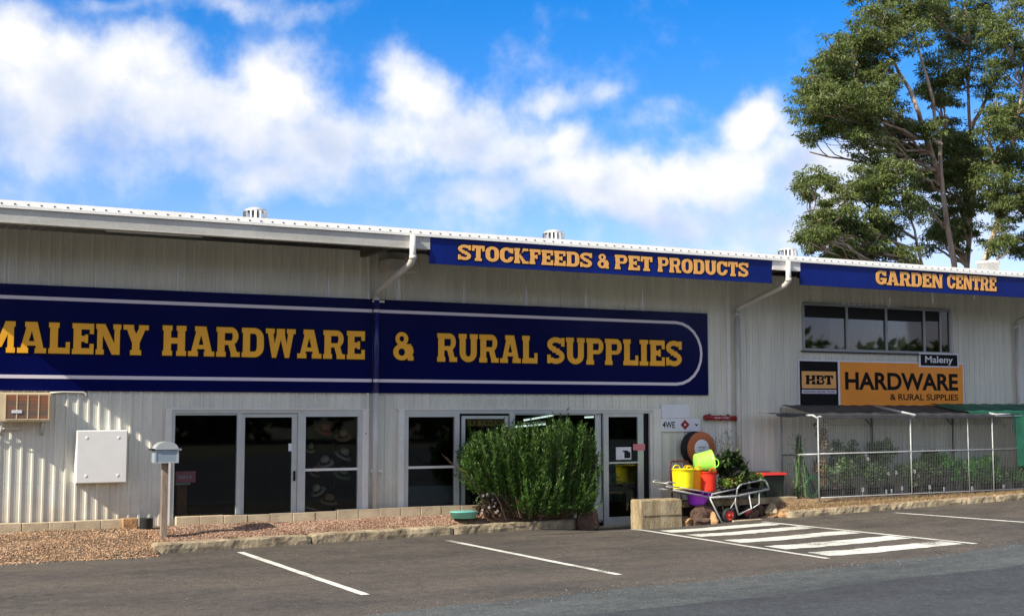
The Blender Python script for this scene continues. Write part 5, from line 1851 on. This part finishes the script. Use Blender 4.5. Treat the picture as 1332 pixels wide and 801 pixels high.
strap_plant('potted_plant', 'dark glossy leaved plant in a brown pot on the middle of the trolley', 16.22, -1.0, .64, 75, .30, M['leafdark'], (.17, .26, M['pot']), .032)
p_ = leafy_plant('airy_plant', 'tall thin feathery plant rising behind the dark leaved plant', 'plant', 16.35, -.72, .60, .55, 1.05, 170, M['leafdark'], (.05, .11), .006, stems=12, pot=(.10, .2, M['steelb']))
k = 0
for (x, y, w_) in ((15.98, -1.18, .30), (16.33, -1.12, .34), (16.58, -1.02, .34), (16.80, -1.12, .28)):
    lab = ['pale green seedling tray plant at the left of the tube rail', 'lime leafed plant, second along the trolley rail', 'yellow green plant, third along the trolley rail', 'pale green plant at the right end of the trolley'][k]
    leafy_plant('tray_plant', lab, 'plant', x, y, .60 + .03 * k, w_ * 1.25, .15 if k else .13, 420, M['leaflight'], (.04, .075), .014, (2, M['petal']) if k == 3 else None, pot=(.11, .11, M['steelb']), group='leafy plants along the trolley', stems=4)
    k += 1

# wheelie bin
WB = thing('wheelie_bin', 'dark green wheelie bin with red lid against the wall', 'bin', (17.68, -.42, .3))
bm = bmesh.new(); bmesh.ops.create_cube(bm, size=1)
for v in bm.verts:
    t = v.co.z + .5
    v.co = Vector((17.68 + v.co.x * (.46 + .12 * t), -.42 + v.co.y * (.42 + .10 * t), .36 + t * .54))
bmesh.ops.bevel(bm, geom=bm.edges[:], offset=.02, segments=2, affect='EDGES')
mb = MB(); mb.bm(bm, M['bin']); mb.build('body', WB)
bm = bmesh.new(); bmesh.ops.create_cube(bm, size=1)
for v in bm.verts:
    v.co = Vector((17.68 + v.co.x * (.66 if v.co.z < 0 else .60), -.43 + v.co.y * (.60 if v.co.z < 0 else .54), .93 + v.co.z * .055))
bmesh.ops.bevel(bm, geom=bm.edges[:], offset=.012, segments=2, affect='EDGES')
mb = MB(); mb.bm(bm, M['binred']); mb.tube([(17.42, -.16, .95), (17.94, -.16, .95)], .02, M['bin'], 8); mb.build('lid', WB)
for x in (17.48, 17.88):
    mb = MB(); mb.lathe([(0, -.02), (.09, -.02), (.09, .02), (0, .02)], (x, -.18, .40), M['rubber'], 16, 'X'); mb.build('wheel', WB)

# ------------------------------------------------------------------ shade house
M['cagepost'] = mat('dull_galvanised_post', (0.42, 0.44, 0.44), 0.5, metal=0.3, var=0.3, vscale=10)
SHD = thing('shade_house', 'low mesh fenced plant enclosure with black shade cloth roof', 'enclosure', (21, -.6, .35))
YFr, YBk = -1.10, -.10
def bz_(x): return .36 + (0.006 * max(0, x - 20))
fx = [18.55, 21.25, 23.05, 23.85]
for i, x in enumerate(fx):
    mb = MB(); mb.tube([(x, YFr, bz_(x) - .1), (x, YFr, 2.17)], .018 if i != 2 else .012, M['cagepost'], 10); mb.build('post', SHD)
for x in (18.36, ):
    mb = MB(); mb.tube([(x, YBk, .3), (x, YBk, 2.38)], .02, M['cagepost'], 10); mb.build('post', SHD)
for x in (21.02, 23.62):
    mb = MB(); mb.tube([(x, YBk, .3), (x, YBk, 2.33)], .024, M['steelb'], 10); mb.tube([(x, YBk, 1.93), (x - .36, YBk, 2.28)], .014, M['steelb'], 8); mb.build('post', SHD)
mb = MB()
mb.tube([(18.36, YBk, 2.20), (18.50, YFr + .1, 2.20), (18.55, YFr, 2.13)], .022, M['galvw'], 8)
mb.build('top_rail', SHD)
mb = MB(); mb.tube([(18.55, YFr, 2.17), (23.85, YFr, 2.17), (25.8, YFr, 2.18)], .018, M['galv'], 8); mb.build('top_rail', SHD)
mb = MB(); mb.tube([(18.36, YBk, 1.31), (18.55, YFr, 1.36)], .020, M['cagepost'], 8); mb.build('middle_rail', SHD)
mb = MB(); mb.tube([(18.55, YFr, 1.365), (25.9, YFr, 1.40)], .016, M['galv'], 8); mb.build('middle_rail', SHD)
mb = MB(); mb.tube([(18.55, YFr, .42), (25.9, YFr, .44)], .013, M['galv'], 8); mb.build('bottom_rail', SHD)
for (a, b_) in (((21.02, YBk, 2.43), (21.32, YFr - .1, 2.20)), ((23.62, YBk, 2.43), (23.95, YFr - .1, 2.20))):
    mb = MB()
    (ax, ay, az), (bx, by, bz) = a, b_
    mb.tube([a, b_], .032, M['galvw'], 4); mb.build('roof_beam', SHD)
mb = MB(); mb.tube([(23.85, YFr, 2.205), (24.45, YFr, 2.215)], .03, M['galvw'], 6); mb.build('roof_beam', SHD)


def cloth(x0, x1, y0, z0, y1, z1, material, name, sag=.03, droop=0.0, xs=0.0):
    """sheet from the wall (y0,z0) to the front (y1,z1); thin but with two faces and a hanging hem"""
    nx, ny = int((x1 - x0) / .12) + 2, 6
    vs = []
    for i in range(nx + 1):
        for j in range(ny + 1):
            t = j / ny
            x = x0 + (x1 - x0) * i / nx + xs * t
            vs.append((x, y0 + (y1 - y0) * t, z0 + (z1 - z0) * t - sag * math.sin(math.pi * t) * (.6 + .4 * math.sin(i * .9)) + .008 * math.sin(i * 1.7 + j)))
        vs.append((x, y1 - .01, z1 - .05 - .03 * abs(math.sin(i * .45)) - droop))
    k = ny + 2
    fs = [(i * k + j, (i + 1) * k + j, (i + 1) * k + j + 1, i * k + j + 1) for i in range(nx) for j in range(k - 1)]
    return fast(name, vs, fs, material, SHD)


cloth(18.36, 21.0, YBk, 2.43, YFr - .05, 2.20, M['shade'], 'shade_panel', xs=.25)
cloth(21.06, 23.6, YBk, 2.43, YFr - .05, 2.20, M['shade'], 'shade_panel', xs=.28)
cloth(17.55, 18.36, YBk - .1, 2.25, YFr + .3, 2.235, M['shade'], 'shade_panel', xs=.1, sag=.0)
cloth(22.9, 27.8, YBk, 2.47, YFr + .1, 2.29, M['shadeg'], 'green_shade_panel', xs=.3, sag=.05)
vs = []
for i in range(24):
    for j in range(10):
        x = 24.50 + 3.5 * i / 23; z = 2.22 - 1.26 * j / 9 + (0.03 * math.sin(i * .8) if j == 9 else 0)
        vs.append((x + (.025 * j + .02 * math.sin(j * 2) if i == 0 else 0), YFr - .03 + .03 * math.sin(i * 1.1 + j * .2), z))
fast('green_shade_curtain', vs, [(i * 10 + j, (i + 1) * 10 + j, (i + 1) * 10 + j + 1, i * 10 + j + 1) for i in range(23) for j in range(9)], M['shadeg'], SHD)


def mesh_panel(x0, x1):
    mb = MB()
    x = x0 + .05
    while x < x1 - .02:
        mb.box(x - .0016, x + .0016, YFr - .003, YFr + .003, bz_(x), 2.15, M['wire']); x += .052
    z = .46
    while z < 2.12:
        st_ = .075 if z < .95 else .5
        mb.box(x0, x1, YFr + .0032, YFr + .008, z - .002, z + .002, M['wire']); z += st_
    o = mb.build('mesh_panel', SHD); o['kind'] = 'stuff'
    return o


mesh_panel(18.58, 21.23); mesh_panel(21.28, 23.83); mesh_panel(23.88, 25.9)
mb = MB()
x = 0
for i in range(18):
    t = (i + .5) / 18; mb.tube([(18.36 + .19 * t, YBk + (YFr - YBk) * t, .38), (18.36 + .19 * t, YBk + (YFr - YBk) * t, 1.33)], .0025, M['wire'], 4, caps=False)
mb.build('mesh_panel', SHD)['kind'] = 'stuff'

# plants in the shade house
GP = 'potted plants in the shade house'
T = thing('climbing_cactus', 'tall narrow dark green climbing stems tied up at the left end of the shade house', 'plant', (18.55, -.55, .4))
mb = MB()
for k in range(9):
    xb = 18.42 + R(-.1, .25); xt = 18.45 + R(-.08, .10)
    limb(mb, (xb, -.5 + R(-.1, .1), .40), (xt, -.5 + R(-.08, .08), 1.45 + R(0, .35)), .020, .015, .12, M['leafrose'], 8, 6)
for k in range(4): limb(mb, (18.6 + .05 * k, -.5, 1.25 - .1 * k), (18.85 + .05 * k, -.5, .45), .014, .010, .08, M['hosegreen'], 7, 6)
mb.build('stem', T)
vs, fs = [], []
for _ in range(500):
    p = Vector((18.45 + R(-.16, .2), -.5 + R(-.15, .15), R(.42, 1.8)))
    leaf_quad(vs, fs, p, rdir(), rdir(), R(.03, .06), .008)
fast('foliage', vs, fs, M['leafrose'], T)
mb = MB()
for k in range(5):
    r = .16 + .012 * k
    mb.tube([(18.78 + r * math.cos(a * .42), -.62, .62 + r * math.sin(a * .42) * 1.15) for a in range(16)], .011, M['hosegreen'], 6, caps=False)
tag(mb.build('coiled_hose'), 'coiled dark green hose standing at the left end of the shade house', 'hose')
plants = [
    (19.15, .35, 1.45, 260, 'leafdry', 'tall thin straggly brown plant behind the left front post', None, .7),
    (19.45, .75, .55, 900, 'leafrose', 'dense dark plant low beside the straggly brown one', None, .5),
    (19.95, .75, .95, 1100, 'leafrose', 'tall rose bush with one pale bloom, left bay of the shade house', (2, M['petal']), .55),
    (20.55, .8, .50, 900, 'leafrose', 'low dark bush between the two tall rose bushes', (1, M['petal']), .5),
    (21.15, .75, .98, 1200, 'leafrose', 'tall rose bush with dusty leaves right at the middle post', (2, M['petal']), .5),
    (21.75, .7, .50, 800, 'leafrose', 'small dark bush just right of the middle post', (1, M['petal']), .5),
    (22.30, .55, .75, 800, 'leafrose', 'upright dark bush left of the bright green plant', None, .5),
    (22.80, .85, .68, 1500, 'leafgreen', 'bright green rounded plant, largest in the right bay', None, .5),
    (23.55, .8, .50, 1100, 'leafgreen', 'bright green low plant left of the right post', None, .5),
    (24.10, .7, .55, 1000, 'leafgreen', 'mid green plant behind the right post', None, .5),
    (24.75, .6, .28, 600, 'leafrose', 'small dark plant right of the right post', None, .5),
    (25.40, .8, .25, 800, 'leafgreen', 'low green plant under the green curtain', None, .5)]
M['leafdry'] = leaf_mat('dry_leaf', (.20, .13, .08), (.30, .24, .14))
for (x, w_, h_, n_l, m_, lab, fl, tp_) in plants:
    leafy_plant('potted_plant', lab, 'plant', x, -.55 + R(-.12, .12), .38, w_, h_, int(n_l * R(1.3, 2.0)), M[m_], (.035, .075), .017, fl, pot=(.14, .2, M['steelb']), group=GP, stems=9, top=.5, fr=.035)
ORD = ['first', 'second', 'third', 'fourth', 'fifth', 'sixth', 'seventh', 'eighth', 'ninth', 'tenth']
# white plant tags
for i, (x, z) in enumerate(((19.93, .50), (20.62, .44), (20.78, .45), (21.10, .5), (21.95, .50), (22.4, .45), (23.3, .44), (24.35, .46))):
    mb = MB(); mb.box(x - .03, x + .03, -.95, -.946, z, z + .09, M['white']); mb.tube([(x, -.94, .36), (x, -.94, z + .05)], .004, M['white'], 5)
    tag(mb.build('plant_tag'), 'small white plant tag in the shade house, %s from the left' % ORD[i], 'tag', 'white plant tags in the shade house')

# ------------------------------------------------------------------ things seen inside the shop
def hat(label, x, y, z, r, material, tilt, group='hats hanging in the shop window'):
    T = MB()
    prof = [(0.0, .14), (r * .35, .15), (r * .50, .12), (r * .56, .02), (r * .60, 0), (r * .85, -.012), (r, -.002), (r, .006), (r * .6, .008), (r * .50, .0)]
    T.lathe(prof, (0, 0, 0), material, 20)
    T.lathe([(r * .575, .02), (r * .555, .045), (r * .53, .07)], (0, 0, 0), M['steelb'], 20)
    tilt = (tilt[0] * .55, tilt[1])
    rot = Matrix.Rotation(tilt[0], 4, 'X') @ Matrix.Rotation(tilt[1], 4, 'Y')
    T.v = [tuple(rot @ Vector(p) + Vector((x, y, z))) for p in T.v]
    o = T.build('sun_hat'); tag(o, label, 'hat', group)
    return o


HS = thing('hat_stand', 'dark pole stand holding hats inside the first shop window', 'stand', (8.1, .6, .02))
mb = MB(); mb.tube([(8.12, .72, .02), (8.12, .72, 2.1)], .02, M['steelb'], 8); mb.lathe([(0, 0), (.25, 0), (.25, .03), (0, .04)], (8.12, .72, .02), M['steelb'], 20); mb.build('pole', HS)
mb = MB()
for z in (1.95, 1.75, 1.45, 1.3, 1.1, .85, .65): mb.tube([(7.85, .62, z), (8.12, .72, z - .03), (8.36, .62, z)], .008, M['steelb'], 5)
mb.build('hook', HS)
for (lab, x, z, r, m_, t) in (('red hat highest in the shop window', 7.80, 1.93, .17, 'felt_red', (1.0, .2)), ('tan hat at the upper right of the hat display', 8.20, 1.80, .17, 'felt_brown', (.9, -.2)),
                              ('cream straw hat above the window bar at right', 8.20, 1.44, .18, 'straw', (.8, .3)), ('straw hat just above the window bar, centre', 7.85, 1.30, .17, 'straw', (.7, -.3)),
                              ('sage bucket hat below the window bar at right', 8.20, 1.08, .18, 'felt_green', (.9, .1)), ('tan hat below the window bar at left', 7.62, 1.12, .13, 'felt_brown', (.9, .4)),
                              ('cream hat low at the left of the hat display', 7.72, .78, .15, 'straw', (.6, -.6)), ('brown hat lowest in the shop window', 7.92, .58, .18, 'felt_brown', (.5, .1)),
                              ('small grey green hat at the left of the hat display', 7.55, 1.55, .09, 'felt_green', (.9, 0))):
    hat(lab, x, .42, z, r, M[m_], t)

PS = thing('pink_sign_post', 'pink sign on a brown timber stand just inside the left opening', 'sign', (5.15, .35, .3))
mb = MB(); mb.cbox(5.06, 5.24, .34, .42, .02, .98, .005, M['wood2']); mb.build('post', PS)
mb = MB(); mb.cbox(5.02, 5.38, .30, .33, 1.02, 1.22, .004, M['pink']); pk = mb.build('sign_panel', PS)
marks(pk, 5.08, 5.32, 1.08, 1.15, .2985, M['lilac'], 5)
mb = MB(); mb.cbox(5.02, 5.30, .34, .44, .981, 1.01, .004, M['galv']); mb.build('bracket', PS)

CT = thing('shop_counter', 'grey counter standing behind the glass of the second shopfront', 'counter', (10.6, 1.0, .02))
mb = MB(); mb.cbox(9.30, 11.70, .95, 1.5, .02, .80, .008, M['counter']); mb.build('front_panel', CT)
mb = MB(); mb.cbox(9.25, 11.75, .92, 1.55, .801, .83, .006, M['steelb']); mb.build('counter_top', CT)
GC = thing('green_crate', 'green plastic crate with white edge behind the glass door', 'crate', (10.9, .9, .8))
mb = MB(); mb.cbox(10.70, 11.05, .55, .80, 1.22, 1.55, .01, mat('green_plastic', (.01, .16, .08), .5)); mb.build('body', GC)
mb = MB(); mb.cbox(10.70, 11.05, .545, .81, 1.36, 1.40, .005, M['white']); mb.build('rim', GC)
mb = MB(); mb.box(10.68, 11.07, .53, .82, 1.20, 1.22, M['shelf']); mb.tube([(10.72, .7, .02), (10.72, .7, 1.2)], .015, M['steelb'], 6); mb.tube([(11.04, .7, .02), (11.04, .7, 1.2)], .015, M['steelb'], 6)
tag(mb.build('display_stand'), 'thin black display stand holding the green crate behind the door glass', 'stand')
for i, (a, b_, z1_, z2_, y) in enumerate(((13.2, 13.95, 2.09, 2.20, 2.5), (12.8, 13.8, 1.93, 2.0, 2.6), (14.9, 15.15, 2.15, 2.16, 2.7))):
    t_ = thing('ceiling_light', ['upper slanted fluorescent light seen above the shrub', 'lower fluorescent light seen above the shrub', 'short fluorescent light seen beside the door'][i], 'light', (a, y, z1_), 'fluorescent lights in the shop')
    mb = MB(); mb.tube([(a, y, z1_), (b_, y, z2_)], .022, M['lit'], 8); mb.build('tube', t_)
    mb = MB(); mb.tube([(a, y, z1_ + .04), (b_, y, z2_ + .04)], .03, M['tube'], 6); mb.build('housing', t_)
# shelves with goods deeper inside the right part
for i, (x0, x1, y) in enumerate(((11.9, 13.3, 2.2), (14.3, 16.2, 1.8))):
    s_ = thing('shop_shelf', ['dark shelf of goods deep inside, behind the shrub', 'pale shelf of goods seen through the shop door'][i], 'shelf', (x0, y, .02))
    for z in (.25, .65, 1.05, 1.45):
        mb = MB(); mb.box(x0, x1, y, y + .4, z, z + .02, M['shelf'] if i == 0 else M['counter']); mb.build('shelf_board', s_)
    for x in (x0 - .02, x1):
        mb = MB(); mb.box(x, x + .02, y, y + .4, .02, 1.8, M['shelf'] if i == 0 else M['counter']); mb.build('side_panel', s_)
    for z in (.27, .67, 1.07):
        x = x0 + .05; kk = 0
        while x < x1 - .25:
            w_ = R(.14, .28); h_ = R(.18, .32)
            mb = MB(); mb.cbox(x, x + w_, y + .03, y + .3, z, z + h_, .006, random.choice([M['straw'], M['felt_green'], M['galv'], M['counter'], M['felt_brown'], M['turq']]))
            tag(mb.build('goods_carton'), 'small carton, %s from left on the %s of the %s shop shelf' % (ORD[kk], {.27: 'lowest board', .67: 'second board', 1.07: 'third board'}[z], ['dark', 'pale'][i]), 'carton', 'cartons on the shelves inside the shop')
            kk += 1
            x += w_ + .03
PL = thing('pendant_lamp', 'white pendant lamp inside the upper office window', 'lamp', (22.0, .35, 4.3))
mb = MB(); mb.lathe([(0.03, .16), (.05, .14), (.07, .05), (.16, -.04), (.165, -.06), (.15, -.055), (.06, .04), (0, .06)], (21.86, .3, 4.24), M['white'], 18); mb.build('lamp_shade', PL)
mb = MB(); mb.tube([(21.86, .3, 4.40), (21.86, .3, 5.3)], .02, M['white'], 6); mb.build('cord', PL)

# the belt of trees across the road, mirrored in the shop glass
vs, fs = [], []
for i in range(420):
    cx, cy, cr = R(-120, 140), -78 + R(-5, 5), R(2.2, 4.0)
    low = 60 < cx < 112
    cz = R(0.5, 7.0) if low else R(0.5, 14)  # clumps off the mirrored stretch raised to block low sky from the wall
    for _ in range(160):
        e = rdir()
        leaf_quad(vs, fs, Vector((cx + e.x * cr, cy + e.y * cr, cz + e.z * cr * .8)), rdir(), rdir(), R(.8, 1.6), R(.3, .6))
fast('far_trees', vs, fs, M['leafgum'], kind='stuff', label='belt of dark trees across the road', category='trees')
